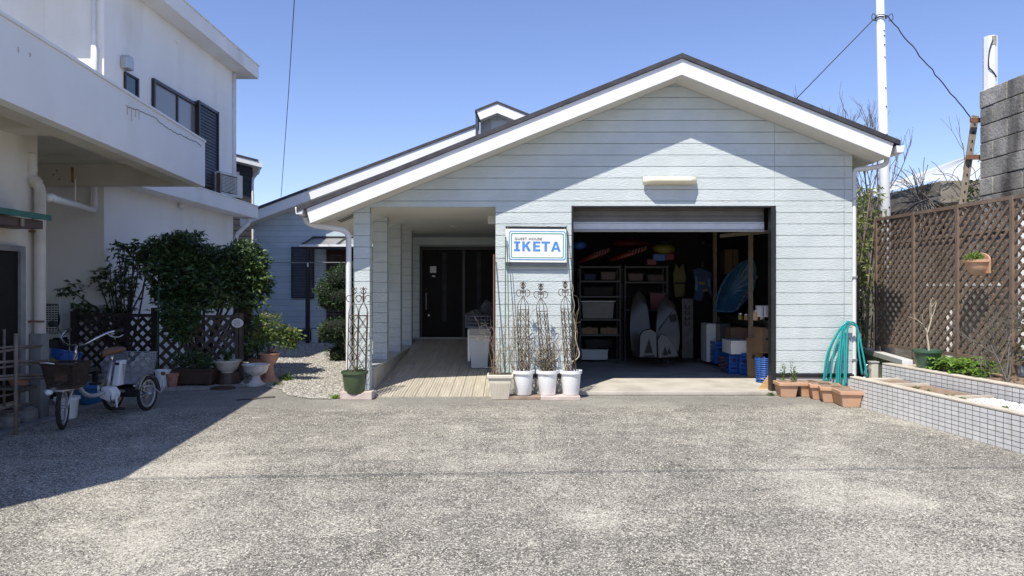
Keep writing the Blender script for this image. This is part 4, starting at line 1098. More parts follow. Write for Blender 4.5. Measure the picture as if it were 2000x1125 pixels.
vines('climbing_plant', 'bare tangled climber in the first white pot', (spots[0][0], PW, .32), 15, .95, .16, r=.0042, wig=.035)
vines('climbing_plant', 'thin bare shoots straying towards the beige planter', (spots[0][0] - .12, PW - .02, .32), 7, .95, .05, r=.0036, wig=.03)
t = vines('dry_plant', 'dried brown flower heads in the middle white pot', (spots[1][0], PW, .32), 26, .42, .14, r=.0045, wig=.03, cat='plant')
b = MB()
for i in range(140): b.leaf((U(-.11, .11), U(-.08, .08), U(.02, .34)), (U(-1, 1), U(-1, 1), U(-.3, .8)), .035, .018)
b.build('flower_head', 'leafdry', t, fix=False)
vines('climbing_plant', 'bare twining shoots around the middle trellis', (spots[1][0], PW, .32), 8, .55, .22, r=.0035, wig=.03)
vx, vy, vz = spots[2]
tv = thing('twisted_vine', 'pale twisted vine climbing a green stake at the garage corner', 'vine', (vx, vy, .32))
pts = [(-.02, 0, 0), (-.05, -.01, .08), (-.03, 0, .13), (.05, -.02, .17), (.1, -.02, .22), (.105, 0, .28), (.08, 0, .36), (.055, -.02, .45), (.065, .01, .55), (.05, 0, .65), (.03, .015, .76), (.045, -.01, .88), (.02, 0, 1.0), (.03, .01, 1.1), (.0, 0, 1.18)]
MB().tube(bez(pts, 4), [.009 - .006 * i / 56 for i in range(57)], 6).build('stem', 'palestem', tv, smooth=True)
MB().tube(bez([(.02, .01, 0), (-.03, 0, .07), (.0, -.02, .12), (.06, 0, .2), (.085, .02, .33), (.06, .02, .5), (.03, 0, .7)], 4), .005, 5).build('stem', 'stem', tv, smooth=True)
vines('climbing_plant', 'bare stems around the trellis beside the garage', (vx - .03, vy, .32), 9, 1.0, .08, r=.0035, wig=.03)
# stakes
def stake(px0, py0, px1, py1, Y0, Y1, r, m, label):
    p, q = P(px0, py0, Y0), P(px1, py1, Y1)
    o = MB().tube([(0, 0, 0), (q - p)], r, 6).build('plant_stake', m, None, loc=p)
    tag(o, label, 'stake', 'plant stakes in the front pots'); return o
stake(1126, 735, 1106, 440, 9.5, 9.79, .0065, 'stake', 'long green stake leaning from the corner pot past the sign edge')
stake(986.5, 744, 987.5, 462, 9.42, 9.77, .0065, 'stake', 'upright green stake in the beige planter touching the sign')
stake(995, 744, 991, 470, 9.44, 9.75, .0055, 'stake', 'green stake beside the sign leaning across its lower corner')
stake(964.5, 742, 964.5, 497, 9.46, 9.78, .0095, 'brownpole', 'brown pole at the porch corner in the beige planter')
stake(978, 745, 976, 640, 9.45, 9.46, .005, 'stake', 'short green stake at the front of the beige planter')
# beige ribbed planter
bp_ = thing('planter', 'beige ribbed planter at the porch corner with bare shoots', 'planter', (XX(977, 9.43), 9.47, 0))
def tprism(b, x0, y0, x1, y1, z0, z1): return b.hexa([(-x0, -y0, z0), (x0, -y0, z0), (x0, y0, z0), (-x0, y0, z0)], [(-x1, -y1, z1), (x1, -y1, z1), (x1, y1, z1), (-x1, y1, z1)])
tprism(MB(), .108, .09, .145, .12, 0, .27).build('pot_body', 'beigeplastic', bp_, bevel=.01)
b = MB()
for i in range(13):
    k_ = -1 + 2 * i / 12
    b.bar((k_ * .1, -.092, .01), (k_ * .125, -.118, .22), .008, .012, (0, -1, 0))
b.build('rib', 'beigeplastic', bp_)
b = MB(); tprism(b, .168, .138, .17, .14, .27, .32); o = b.build('rim', 'beigeplastic', bp_, bevel=.012)
MB().box(-.145, .145, -.115, .115, .32, .323).build('soil', 'soil', bp_)
vines('bare_shoots', 'bare twiggy shoots in the beige ribbed planter', (XX(977, 9.45), 9.46, .32), 18, .75, .18, r=.0035, wig=.028, cat='shoots', base=.12)
fp = MB().lathe([(.0, 0), (.045, .0), (.05, .012), (.045, .024), (.0, .026)], n=14, caps=(True, True)).build('wall_disc', 'yellow', None, loc=(XX(1048, 9.8), 9.80, ZZ(695, 9.8)))
fp.rotation_euler = (math.pi / 2, 0, 0); tag(fp, 'pale yellow round cover low on the wall between white pots', 'cover')
fp.data.materials[0] = M['signboard']
# green pot, block, two trellises
gb = thing('stone_block', 'pinkish hollowed block under the green pot at the porch pillar', 'block', (XX(697, 9.42), 9.47, 0))
MB().xz([(-.2, 0), (.2, 0), (.2, .105), (.1, .105), (.05, .07), (-.05, .07), (-.1, .105), (-.2, .105)], -.1, .1).build('body', 'pinkblock', gb, bevel=.008)
gx = XX(692, 9.45)
pot('plant_pot', 'olive green handled pot on the pinkish block', (gx, 9.47, .075), .125, .155, .285, 'greenpot', rim=.035, lip=.016)
obelisk('trellis over the green pot nearer the white downpipe', (gx - .035, 9.47, .33), .058, 1.11, (.03, 0), 1.0, rz=.2)
obelisk('trellis over the green pot nearer the ramp', (gx + .085, 9.47, .33), .055, 1.11, (.035, 0), 1.0, rz=.3)
vines('bare_climber', 'sparse bare climber in the green pot', (gx, 9.47, .33), 7, .85, .12, r=.003, wig=.025)
def tuft(name, label, loc, n, h, m, w=.012, spread=.8, cat='weed'):
    b = MB()
    for i in range(n):
        a = U(0, 6.28); s_ = U(.2, spread); k_ = U(.5, 1)
        b.leaf((U(-.03, .03), U(-.03, .03), 0), (math.cos(a) * s_, math.sin(a) * s_, 1), h * k_, w, .5)
    o = b.build(name, m, None, fix=False, loc=loc); tag(o, label, cat); return o
tuft('weed', 'green sprig growing in the olive pot', (gx + .05, 9.45, .34), 14, .16, 'leafpot', .012, 1.2)
tuft('weed', 'low weeds at the foot of the pinkish block', (XX(655, 9.5), 9.5, 0), 60, .09, 'leaflime', .014, 1.8)
tuft('weed', 'small weeds at the foot of the black jamb', (XX(1508, 9.7), 9.74, 0), 40, .07, 'leafpot', .01, 1.8)

# ================================================================== TERRACOTTA TROUGHS AND HOSE
def trough(label, loc, rz, first=[None]):
    if first[0] is None:
        t = thing('planter_trough', label, 'planter', loc, rz, 'terracotta troughs along the front wall')
        tprism(MB(), .095, .2, .118, .225, 0, .15).build('trough_body', 'terracotta', t, bevel=.008)
        b = MB(); tprism(b, .137, .245, .139, .247, .15, .195); b.build('rim', 'terracotta', t, bevel=.006)
        MB().box(-.118, .118, -.225, .225, .1955, .198).build('soil', 'bedsoil', t)
        first[0] = t; return t
    return dup(first[0], loc, rz, label)
def Gp(px, py): Y = F * CAMH / (py - 562.5); return Vector((XX(px, Y), Y, 0))
for (px, py, rz, lab) in ((1541, 776, -.02, 'terracotta trough with tall weeds beside the black jamb'), (1581, 776, .0, 'terracotta trough second from the black garage jamb'), (1612, 781, -.25, 'terracotta trough in the middle of the row of five'), (1634, 787, -.28, 'terracotta trough second from the tiled planter'), (1667, 796, -.12, 'terracotta trough at the near end touching the tiled planter')):
    g_ = Gp(px, py); trough(lab, (g_.x, g_.y + .2, 0), rz)
t = thing('weeds', 'tall pale weeds growing in the trough by the jamb', 'weed', (XX(1540, 9.7), 9.72, .19))
b = MB(); st = MB()
for i in range(9):
    x, y, h_ = U(-.08, .1), U(-.1, .15), U(.08, .33); st.tube([(x, y, 0), (x + U(-.03, .03), y, h_ * .5), (x + U(-.05, .05), y, h_)], .0025, 4)
    for j in range(14): z = h_ * U(.05, 1); b.leaf((x + U(-.02, .02), y, z), (U(-1, 1), U(-1, 1), U(0, .7)), .045 * (1.3 - z / .4), .016)
st.build('stem', 'leafpot', t); b.build('leaves', 'leafpot', t, fix=False)
hs = thing('garden_hose', 'turquoise garden hose looped over a hook at the house corner', 'hose', (4.45, 9.75, 0), world=True)
hk = P(1660, 632, 9.72)
def loop(pa, pb, ya, yb, peak, dx):
    a, b_ = P(*pa, ya), P(*pb, yb); h = Vector((hk.x + dx, 9.74, hk.z + peak))
    return bez([a, a + (h - a) * .45 + Vector(((a.x - h.x) * .25, 0, .05)), h - Vector((.09 if a.x < h.x else -.09, 0, .05)), h, h + Vector((.09 if b_.x > h.x else -.05, 0, -.06)), b_ + (h - b_) * .45 + Vector(((b_.x - h.x) * .22, 0, .03)), b_], 7)
for pa, pb, ya, yb, pk, dx in (((1608, 748), (1633, 752), 9.70, 9.68, .0, -.02), ((1613, 738), (1640, 755), 9.72, 9.66, .015, .0), ((1622, 745), (1652, 752), 9.66, 9.64, .01, .03), ((1637, 756), (1694, 738), 9.62, 9.6, .02, .01), ((1649, 757), (1684, 732), 9.64, 9.62, -.012, .02)):
    MB().tube(loop(pa, pb, ya, yb, pk, dx), .0125, 8).build('loop', 'hose', hs, smooth=True)
for pa, pb in (((1608, 748), (1637, 756)), ((1613, 738), (1628, 748))):
    a, b_ = P(*pa, 9.7), P(*pb, 9.66); MB().tube(bez([a, (a + b_) / 2 + Vector((0, 0, -.09)), b_], 6), .0145, 8).build('loop', 'hose', hs, smooth=True)
MB().tube([(hk.x, 9.84, hk.z - .03), (hk.x, 9.72, hk.z - .03), (hk.x, 9.70, hk.z + .02)], .008, 6).build('hook', 'alu', hs)
tp = thing('standpipe', 'beige garden standpipe with brass tap behind the tiled planter', 'tap', (XX(1706, 9.7), 9.7, 0))
MB().box(-.045, .045, -.045, .045, 0, .44).build('post', 'postbeige', tp, bevel=.008)
MB().box(-.055, .055, -.055, .055, .44, .46).build('cap', 'oldconcrete', tp, bevel=.004)
MB().tube(bez([(-.045, -.02, .36), (-.1, -.03, .37), (-.13, -.04, .33), (-.135, -.04, .28)], 5), .012, 8).tube([(-.1, -.03, .37), (-.1, -.03, .42)], .006, 6).tube([(-.13, -.03, .42), (-.07, -.03, .42)], .006, 6).build('faucet', 'chrome', tp, smooth=True)
MB().lathe([(.018, 0), (.02, .05), (.016, .07)], (-.135, -.04, .19), 10, caps=(True, True)).build('connector', 'foam', tp)
MB().tube(bez([(-.135, -.04, .2), (-.14, -.05, .1), (-.16, -.1, .02)], 5), .0145, 8).build('hose_end', 'hose', tp, smooth=True)

# ================================================================== TILED PLANTERS (right)
def tiled_planter(name, label, start, ang, length, z0, rows, th, depth, mats, limit=300):
    t = thing(name, label, 'planter bed', (start[0], start[1], 0), ang)   # local -y: along the wall towards the street, +x: away from the forecourt
    TW, TH, GP = .0865, .0395, .0062
    top = z0 + rows * (TH + GP)
    MB().box(-.0015, th, -length, 0, 0, top - .002).build('wall_core', 'grout', t)
    MB().box(-.004, th + .004, -length, .004, top, top + .022).build('coping', 'cap', t, bevel=.006)
    MB().box(th + .001, depth, -.1, 0, 0, top - .001).build('end_wall', 'cap', t)
    MB().box(-.003, th + .003, -length - .03, -length - .001, 0, top + .02).build('end_cap', 'cap', t)
    me = MB().box(0, .0024, -TW, 0, 0, TH).mesh('tile', M['tile'])
    n = 0
    for r_ in range(rows):
        for c in range(int(length / (TW + .0095))):
            if n >= limit: break
            o = bpy.data.objects.new('tile', me); COL.objects.link(o); o.parent = t
            o.location = (-.004, -.002 - c * (TW + .0095), z0 + r_ * (TH + GP) + .002); n += 1
    return t, top
A1 = math.atan2(-.09, 1.0)       # wall runs towards -y and a little +x
lowp, ztop = tiled_planter('tiled_planter', 'low grey mosaic tiled planter bed edging the forecourt', (4.13, 9.03), -A1, 3.9, 0, 7, .10, .62, None)
MB().box(.101, .6, -1.55, -.11, 0, .30).build('soil', 'bedsoil', lowp)
MB().box(.101, .6, -.62, -.58, .301, .33).build('divider', 'cap', lowp)
MB().box(.101, .6, -1.62, -1.551, 0, .33).build('divider', 'cap', lowp)
MB().box(.101, .6, -3.9, -1.621, 0, .29).build('fill', 'plinth', lowp)
b = MB()
for i in range(2600):
    x, y, r_ = U(.11, .59), U(-3.2, -1.63), U(.008, .016); z = .295 + U(0, .015); a = U(0, 6.28)
    ca, sa = math.cos(a) * r_, math.sin(a) * r_
    b.add([(x + ca, y + sa, z), (x - sa, y + ca, z), (x - ca, y - sa, z), (x + sa, y - ca, z), (x, y, z + r_ * .6), (x, y, z - r_ * .6)], [(0, 1, 4), (1, 2, 4), (2, 3, 4), (3, 0, 4), (1, 0, 5), (2, 1, 5), (3, 2, 5), (0, 3, 5)])
kind(b.build('white_gravel', 'whitegravel', lowp, fix=False), 'stuff')
upp, ztop2 = tiled_planter('tiled_planter', 'raised mosaic tiled planter bed below the brown lattice fence', (4.80, 9.58), -A1, 3.3, .245, 4, .12, .9, None)
MB().box(.121, .9, -4.5, -.101, 0, .415).build('soil', 'bedsoil', upp)
def small_plant(label, loc, n, L_, m, name='seedling'):
    b = MB()
    for i in range(n): a = U(0, 6.28); b.leaf((0, 0, 0), (math.cos(a), math.sin(a), U(.3, 1.2)), L_ * U(.6, 1.1), L_ * .35)
    o = b.build(name, m, None, fix=False, loc=loc); tag(o, label, 'seedling', 'seedlings in the low tiled bed')
for px, py, Y, lab in ((1788, 752, 8.1, 'first green seedling in the brown soil section'), (1810, 758, 7.9, 'second green seedling close to the white gravel'), (1856, 768, 7.5, 'seedling at the edge of the white gravel'), (1885, 772, 7.3, 'spindly seedling in the white gravel'), (1970, 786, 6.75, 'dark seedling low in the white gravel')):
    p = P(px, py, Y); small_plant(lab, (p.x, Y, .305), 8, .07, 'leafpot')
# back wall bits beyond the planters
bw_ = thing('garden_kerb', 'low white tiled kerb behind the standpipe', 'kerb', (5.3, 10.6, 0), world=True)
MB().bar((5.62, 11.9, .2), (5.2, 9.72, .2), .10, .4).build('core', 'oldconcrete', bw_)
MB().bar((5.61, 11.85, .44), (5.19, 9.70, .44), .13, .075).build('coping', 'tile', bw_, bevel=.005)
lw = MB().box(4.62, 5.3, 9.65, 13.0, .0, .03).build('lawn', 'lawn'); kind(lw, 'structure')

# ================================================================== BROWN LATTICE FENCE (right)
def lattice_panel(parent, O, ux, w, h, z0, sp, sw, th, m, front=1, name='slat', layers=(1, -1), nrm=None):
    ux = Vector(ux).normalized(); nrm = Vector((ux.y, -ux.x, 0)) if nrm is None else Vector(nrm)
    for li, s_ in enumerate(layers):
        off = nrm * ((th * .55) * (1 if li == 0 else -1))
        c = -h + sp / 2 if s_ > 0 else sp / 2
        lim = w if s_ > 0 else w + h
        while c < lim:
            # line x = c + t (s>0) or x = c - t, with z = t
            if s_ > 0: t0, t1 = max(0, -c), min(h, w - c)
            else: t0, t1 = max(0, c - w), min(h, c)
            if t1 - t0 > .03:
                p = Vector(O) + ux * (c + s_ * t0) + off + Vector((0, 0, z0 + t0)); q = Vector(O) + ux * (c + s_ * t1) + off + Vector((0, 0, z0 + t1))
                MB().bar(p, q, th, sw, nrm.cross((q - p).normalized())).build(name, m, parent)
            c += sp
def fline(Y): return 6.29 - .068 * Y
fn = thing('lattice_fence', 'tall brown lattice fence along the raised tiled bed', 'lattice fence', (5.6, 9.6, 0), world=True)
ys = [11.2, 10.27, 9.36, 8.43, 7.5, 6.57]
FT, FB = 2.475, .55
for i, y in enumerate(ys):
    x = fline(y); MB().bar((x, y, .05), (x, y, FT), .06 if i else .05, .06, (0, 1, 0)).build('post', 'lattice', fn, bevel=.004)
for ya, yb in zip(ys[:-1], ys[1:]):
    O = Vector((fline(ya), ya - .03, 0)); E = Vector((fline(yb), yb + .03, 0)); ux = (E - O); w = ux.length
    n_ = Vector((-1, -.068, 0)).normalized()
    lattice_panel(fn, O, ux, w, FT - FB - .09, FB + .045, .138, .035, .014, 'lattice', nrm=n_)
    for z in (FT - .022, FB + .022): MB().bar(O + Vector((0, 0, z)), E + Vector((0, 0, z)), .05, .045).build('rail', 'lattice', fn)
# half-round wall planter hung on it
hp = thing('wall_planter', 'half round terracotta planter of parsley hung on the lattice fence', 'planter', P(1911, 538, 8.75))
hp.rotation_euler = (0, 0, math.radians(-86)); 
b = MB(); prof = [(.06, 0), (.115, .03), (.15, .09), (.165, .15), (.185, .155), (.185, .185), (.165, .185)]
vs = []; n = 16
for r_, z in prof: vs += [(r_ * math.cos(math.pi + math.pi * j / n), r_ * .8 * math.sin(math.pi + math.pi * j / n), z) for j in range(n + 1)]
fs = [(i * (n + 1) + j, i * (n + 1) + j + 1, (i + 1) * (n + 1) + j + 1, (i + 1) * (n + 1) + j) for i in range(len(prof) - 1) for j in range(n)]
b.add(vs, fs); o = b.build('bowl', 'terracotta', hp); smooth_by_angle(o, 50)
MB().xz([(-.185, .02), (.185, .02), (.185, .185)] + [(.185 * math.cos(math.pi * i / 10), .185 + .085 * math.sin(math.pi * i / 10)) for i in range(1, 10)] + [(-.185, .185)], .0, .02).build('back_plate', 'terracotta', hp, bevel=.005)
MB().add([(.17 * math.cos(math.pi + math.pi * j / 10), .135 * math.sin(math.pi + math.pi * j / 10), .165) for j in range(11)], [tuple(range(11))]).build('soil', 'soil', hp, fix=False)
pa = MB(); pa.blob((-.03, -.05, .02), (.12, .07, .055), 420, .03, .014, .2, .6)
o = pa.build('parsley', 'leafpot', None, fix=False, loc=P(1911, 538, 8.75) + Vector((-.05, 0, .19))); tag(o, 'bright curly parsley in the half round wall planter', 'herb')
o.data.materials[0] = M['leafbush'] if False else M['leaflime']
# bare tree in green pot
pg = pot('plant_pot', 'deep green pot with a bare shrub on the raised bed', (XX(1812, 9.0), 9.0, .42), .115, .15, .25, 'greenpot_dark', rim=.03, lip=.02)
def bare_tree(name, label, loc, h, r, depth, m='twig', spread=.55, cat='bare shrub', seed=1, n0=1, lean=(0, 0), ratio=.72, kids=(2, 3)):
    random.seed(seed); t = thing(name, label, cat, loc); tr = MB(); br = MB()
    def grow(p, d, L_, r_, lv):
        k_ = 4; pts = [p.copy()]
        for i in range(k_):
            d = (d + Vector((U(-.14, .14), U(-.14, .14), U(-.02, .1)))).normalized(); p = p + d * L_ / k_; pts.append(p.copy())
        (tr if lv == 0 else br).tube(pts, [r_ * (1 - .35 * i / k_) for i in range(k_ + 1)], 5 if lv < 2 else 3, caps=False)
        if lv < depth:
            for c in range(random.randint(*kids)):
                nd = (d + Vector((U(-1, 1), U(-1, 1), U(-.2, .6))) * spread).normalized(); q = pts[random.randint(2, k_)]
                grow(q, nd, L_ * U(ratio - .12, ratio + .1), r_ * .6, lv + 1)
    for i in range(n0): grow(Vector((U(-.02, .02) * n0, U(-.02, .02) * n0, 0)), Vector((lean[0] + U(-.25, .25) * (n0 > 1), lean[1], 1)).normalized(), h * .42, r, 0)
    tr.build('trunk', m, t, smooth=True); br.build('branch', m, t, smooth=True)
    random.seed(seed + 100); return t
bare_tree('bare_shrub', 'bare pale branched shrub rising from the deep green pot', (XX(1814, 9.0), 9.0, .62), .75, .016, 3, 'palestem', .7, seed=5, lean=(-.1, 0))
# strawberry-like plants
b = MB()
sp_ = thing('strawberry_plants', 'bright green leafy ground plants beside the deep green pot', 'leafy plants', (XX(1840, 8.7) + .2, 8.75, .42))
for i in range(150):
    c = (U(-.28, .3), U(-.45, .4), U(.03, .17)); b.rosette((c[0], c[1], c[2]), 5, .07, .055, .15, .3)
b.build('leaves', 'leaflime', sp_, fix=False)
b = MB(); sp2 = thing('herb_clump', 'small lime green clump on the raised bed near the fence post', 'leafy plant', (XX(1912, 8.1), 8.1, .42))
for i in range(26): b.rosette((U(-.1, .1), U(-.1, .1), U(.02, .1)), 5, .04, .03, .5)
b.build('leaves', 'leaflime', sp2, fix=False)
# rose-like thin shrub against the fence
rs = bare_tree('rose_shrub', 'straggly rose shrub with few dark leaves against the lattice fence', (XX(1950, 7.9) + .12, 7.9, .42), 1.0, .009, 4, 'twig', .85, seed=11, n0=4, cat='shrub')
random.seed(12); b = MB()
for i in range(420):
    p = Vector((U(-.12, .5), U(-.5, .35), U(.03, .85))); b.leaf(p, (U(-1, 1), U(-1, 1), U(-.4, .5)), .045, .024)
b.build('leaves', 'leafdry', rs, fix=False)
b = MB(); b.blob((.35, 0, .75), (.2, .15, .15), 70, .05, .03); b.build('leaves', 'leafpot', rs, fix=False)
bare_tree('rose_shrub', 'low tangle of bare arching canes at the bed edge', (XX(1900, 8.2) + .2, 8.2, .42), .6, .006, 4, 'twig', 1.0, seed=21, n0=4, cat='shrub')

# ================================================================== BEYOND THE FENCE
bwall = thing('block_wall', 'tall blackened concrete block wall beyond the lattice fence', 'wall', (7.1, 9.5, 0), world=True)
XBW, YBW = 7.02, 11.1
zt = 4.36
MB().box(XBW + .02, XBW + .35, 4.0, YBW - .01, 0, zt - .01).build('core', 'grout', bwall)
ch = .262; bl = .62
rw = 0; z = zt
meshes = {}
while z > .4:
    y = YBW - (0 if rw % 2 == 0 else bl * .5); first = True
    yy = YBW
    while yy > 6.3:
        L_ = bl * (.5 if (rw % 2 and first) else 1); first = False
        j_ = U(-.006, .006)
        MB().box(XBW + j_, XBW + .06, yy - L_ + .008, yy - .003, z - ch + .009, z).build('block', 'oldconcrete', bwall, bevel=.01)
        yy -= L_
    z -= ch; rw += 1
wp = thing('steel_post', 'short white hollow post with torn wires on the block wall', 'post', (XX(1934, 10.7), 10.6, 4.36))
wp.location.x = XBW + .2; wp.location.y = F * wp.location.x / 934
s8 = wp.location.y / F
b = MB().lathe([(12.5 * s8, 0), (12.5 * s8, 110 * s8)], n=8, caps=(True, True)); b.build('shaft', 'whitepole', wp)
MB().lathe([(15 * s8, 0), (15 * s8, 4 * s8), (12.6 * s8, 6 * s8)], n=12).build('foot', 'whitepole', wp)
b = MB().tube(bez([(-3 * s8, -13 * s8, 100 * s8), (-9 * s8, -12 * s8, 80 * s8), (-10 * s8, -11 * s8, 50 * s8), (-4 * s8, -13 * s8, 40 * s8), (4 * s8, -13 * s8, 28 * s8)], 5), .009, 5)
b.build('wire', 'cable', wp, smooth=True)
MB().box(-4 * s8, 4 * s8, -12.9 * s8, -11.5 * s8, 92 * s8, 108 * s8).build('plate', 'oldconcrete', wp)
# white steel pole with bolts and stay wires
PY = 12.0
tpz = ZZ(-60, PY)
sp_pole = thing('steel_pole', 'tall white steel pole with bolt holes behind the lattice fence', 'pole', (XX(1735, PY), PY, 0), world=True)
p0, p1 = Vector((XX(1736.5, PY), PY, 0)), Vector((XX(1717.5, PY), PY, tpz))
MB().tube([p0, p1], [.098, .055], 20).build('shaft', 'whitepole', sp_pole, smooth=True)
b = MB()
for zz_ in (2.72, 3.9, 4.35, 4.65, 5.15, 5.35, 5.5, 5.58):
    t_ = zz_ / tpz; c = p0.lerp(p1, t_); r_ = .098 - .043 * t_; b.ball((c.x + r_ * .35, c.y - r_ * .93, zz_), .014, .014, .014, 6, 4)
b.build('bolt', 'cable', sp_pole)
b = MB(); c = P(1720.5, 36, PY)
for i in range(2):
    b.tube([(c.x + .085 * math.cos(a), c.y + .085 * math.sin(a), c.z + .03 * i + .012 * math.sin(a * 2)) for a in [2 * math.pi * j / 14 for j in range(15)]], .008, 4)
for sx in (-1, 1): b.tube(bez([(c.x + sx * .08, c.y - .05, c.z), (c.x + sx * .15, c.y - .05, c.z + .06), (c.x + sx * .17, c.y - .05, c.z - .03), (c.x + sx * .1, c.y - .05, c.z - .06)], 4), .006, 4)
b.build('tie', 'cable', sp_pole, smooth=True)
def wire(label, pts, r, name='stay_wire', cat='wire', group=None):
    p0_ = Vector(pts[0]); o = MB().tube([Vector(p) - p0_ for p in pts], r, 5).build(name, 'cable', None, smooth=True, loc=p0_); tag(o, label, cat, group); return o
def wob(p, q, n, a): return [Vector(p).lerp(Vector(q), i / n) + Vector((U(-a, a), U(-a, a), U(-a, a))) for i in range(n + 1)]
wire('stay wire from the white pole down behind the guest house roof', [P(1711, 33, PY), P(1556, 192, 13.0), P(1500, 249, 13.3)], .008, group='stay wires on the white pole')
wire('kinked stay wire from the white pole to the timber brace', wob(P(1732, 30, PY), P(1896, 229, 11.5), 22, .010), .009, group='stay wires on the white pole')
bc_ = thing('angle_brace', 'leaning drilled angle brace with rusty clamps beside the block wall', 'brace', P(1880, 400, 11.3), world=True)
a_, c_ = P(1876, 420, 11.3), P(1905, 226, 11.4)
MB().bar(a_, c_, .10, .03, (0, 1, 0)).build('angle', 'timber', bc_, bevel=.004)
MB().bar(a_ + Vector((.045, .05, 0)), c_ + Vector((.045, .05, 0)), .02, .09, (0, 1, 0)).build('angle', 'oldconcrete', bc_)
b = MB()
for i in range(11):
    p = a_.lerp(c_, .06 + .085 * i); MB().box(p.x - .012, p.x + .012, p.y - .022, p.y - .016, p.z - .018, p.z + .018).build('hole', 'rubber', bc_)
for (px, py) in ((1903, 236), (1895, 308)):
    p = P(px, py, 11.33); MB().box(p.x - .09, p.x + .15, p.y - .06, p.y - .025, p.z - .035, p.z + .035).build('clamp', 'rustmetal', bc_, bevel=.004)
# concrete shed with white sheet roof
shd = thing('concrete_shed', 'low stained concrete shed with a white corrugated roof behind the fence', 'shed', (9, 15, 0), world=True)
SX, SY = 7.54, 13.0
MB().box(SX, 14, SY, 17.2, 2.91, 3.31).build('roof_band', 'shedband', shd, bevel=.015)
MB().box(SX + .35, 13.8, SY + .35, 17.0, 0, 2.909).build('wall', 'oldconcrete', shd)
b = MB()
for i in range(7): b.box(SX + .34 - .004, SX + .349, SY + .5 + i * .5, SY + .75 + i * .5, 1.2, 2.6)
b.build('opening', 'rubber', shd)
ap = P(1935, 312, 15.5); n = 40; vs = []; rf = MB()
def fan(e0, e1, apx):
    vs, fs = [], []
    for i in range(n + 1):
        t_ = i / n; q = Vector(e0).lerp(Vector(e1), t_); wv = .022 if i % 2 else 0
        vs += [(q.x, q.y, q.z + wv), (apx[0] + (q.x - apx[0]) * .02, apx[1] + (q.y - apx[1]) * .02, apx[2] + (q.z - apx[2]) * .02 + wv)]
    for i in range(n): fs.append((2 * i, 2 * i + 2, 2 * i + 3, 2 * i + 1))
    rf.add(vs, fs)
fan((SX - .05, 19, 3.33), (SX - .05, SY + .25, 3.33), (SX + 2.6, 16.2, 4.35)); fan((SX - .05, SY + .25, 3.33), (SX + 7, SY + .25, 3.33), (SX + 2.6, 16.2, 4.35))
rf.build('roof_sheet', 'whiteroof', shd, fix=False)
# dried creeper over the band
cr = thing('dry_creeper', 'dead grey creeper hanging over the shed edge', 'creeper', (SX, 13.2, 2.9), world=True)
b = MB(); random.seed(31)
for i in range(150):
    a = U(-2.6, 2.6); o0 = Vector((SX - .06, SY + .5 + U(-.2, .3), 2.98)); L_ = U(.35, .95); pts = [o0]; p = o0.copy(); d = Vector((0, math.cos(a) * 1.0, math.sin(a) * .55 + .2))
    for j in range(6):
        d = (d + Vector((U(-.12, .05), U(-.25, .25), -.16 + U(-.15, .15)))).normalized(); p = p + d * L_ / 6; p.x = min(p.x, SX - .02) ; pts.append(p.copy())
    b.tube(pts, .006, 3)
for i in range(70):
    o0 = Vector((SX + U(0, 1.4), SY - .05, 3.1 + U(-.3, .2))); pts = [o0]; p = o0.copy(); d = Vector((U(-1, 1), -.1, U(-.4, .8)))
    for j in range(5): d = (d + Vector((U(-.4, .4), U(-.05, .02), U(-.4, .3)))).normalized(); p = p + d * .11; pts.append(p.copy())
    b.tube(pts, .006, 3)
b.build('stems', 'twig', cr)
b = MB(); 
for i in range(60): b.leaf(P(1893 + U(-12, 14), 372 + U(-18, 22), 11.6), (U(-1, 1), U(-1, 1), U(-.5, 1)), .1, .035)
o = b.build('vine_leaves', 'leafbamboo', None, fix=False); tag(o, 'yellow green leaves sprouting beside the leaning brace', 'vine')
# things glimpsed through the lattice
wbk = thing('garden_wall', 'plain concrete garden wall glimpsed through the lattice', 'wall', (6.9, 10, 0), world=True)
MB().box(6.75, 6.9, 5, 14.0, 0, 2.2).build('core', 'oldconcrete', wbk)
MB().box(6.72, 6.93, 5, 14.0, 2.2, 2.26).build('coping', 'shedband', wbk)
for y, z0, z1, lab in ((9.2, .6, 2.35, 'white upright pipe seen through the lattice near the wall planter'), (10.75, .5, 1.1, 'pale stacked slab seen through the lattice behind the green pot'),):
    o = MB().lathe([(.05, 0), (.05, z1 - z0)], n=10, caps=(True, True)).build('garden_pipe', 'whitepole', None, loc=(6.35, y, 0)); o.scale = (1, 1, z1 / (z1 - z0)); tag(o, lab, 'pipe')
o = MB().box(-.02, .02, -.85, .85, 0, .05).build('white_rail', 'whitepole', None, loc=(6.3, 10.4, 1.45)); tag(o, 'short white horizontal rail seen through the lattice', 'rail')
# bare trees and hedge between house and fence
bare_tree('bare_tree', 'bare winter tree rising behind the guest house roof edge', (7.3, 17.5, 0), 5.4, .07, 5, 'twig', .42, 'bare tree', 41, 3, ratio=.68)
bare_tree('bare_tree', 'bare grey tree behind the white steel pole', (7.9, 16.2, 0), 4.7, .06, 5, 'twig', .45, 'bare tree', 47, 3, ratio=.68)
bare_tree('bare_tree', 'bare twiggy tree close to the house downpipe', (6.3, 14.5, 0), 3.4, .05, 5, 'twig', .5, 'bare tree', 53, 2, ratio=.7)
bare_tree('bare_tree', 'thin bare branches behind the white shed roof', (11.0, 21.0, 0), 4.6, .04, 4, 'twig', .35, 'bare tree', 59, 2, ratio=.66, kids=(1, 2))
random.seed(61)
hd = thing('bamboo_hedge', 'yellow green bamboo clump between the house corner and lattice fence', 'bamboo', (5.35, 12.2, 0), world=True)
b = MB()
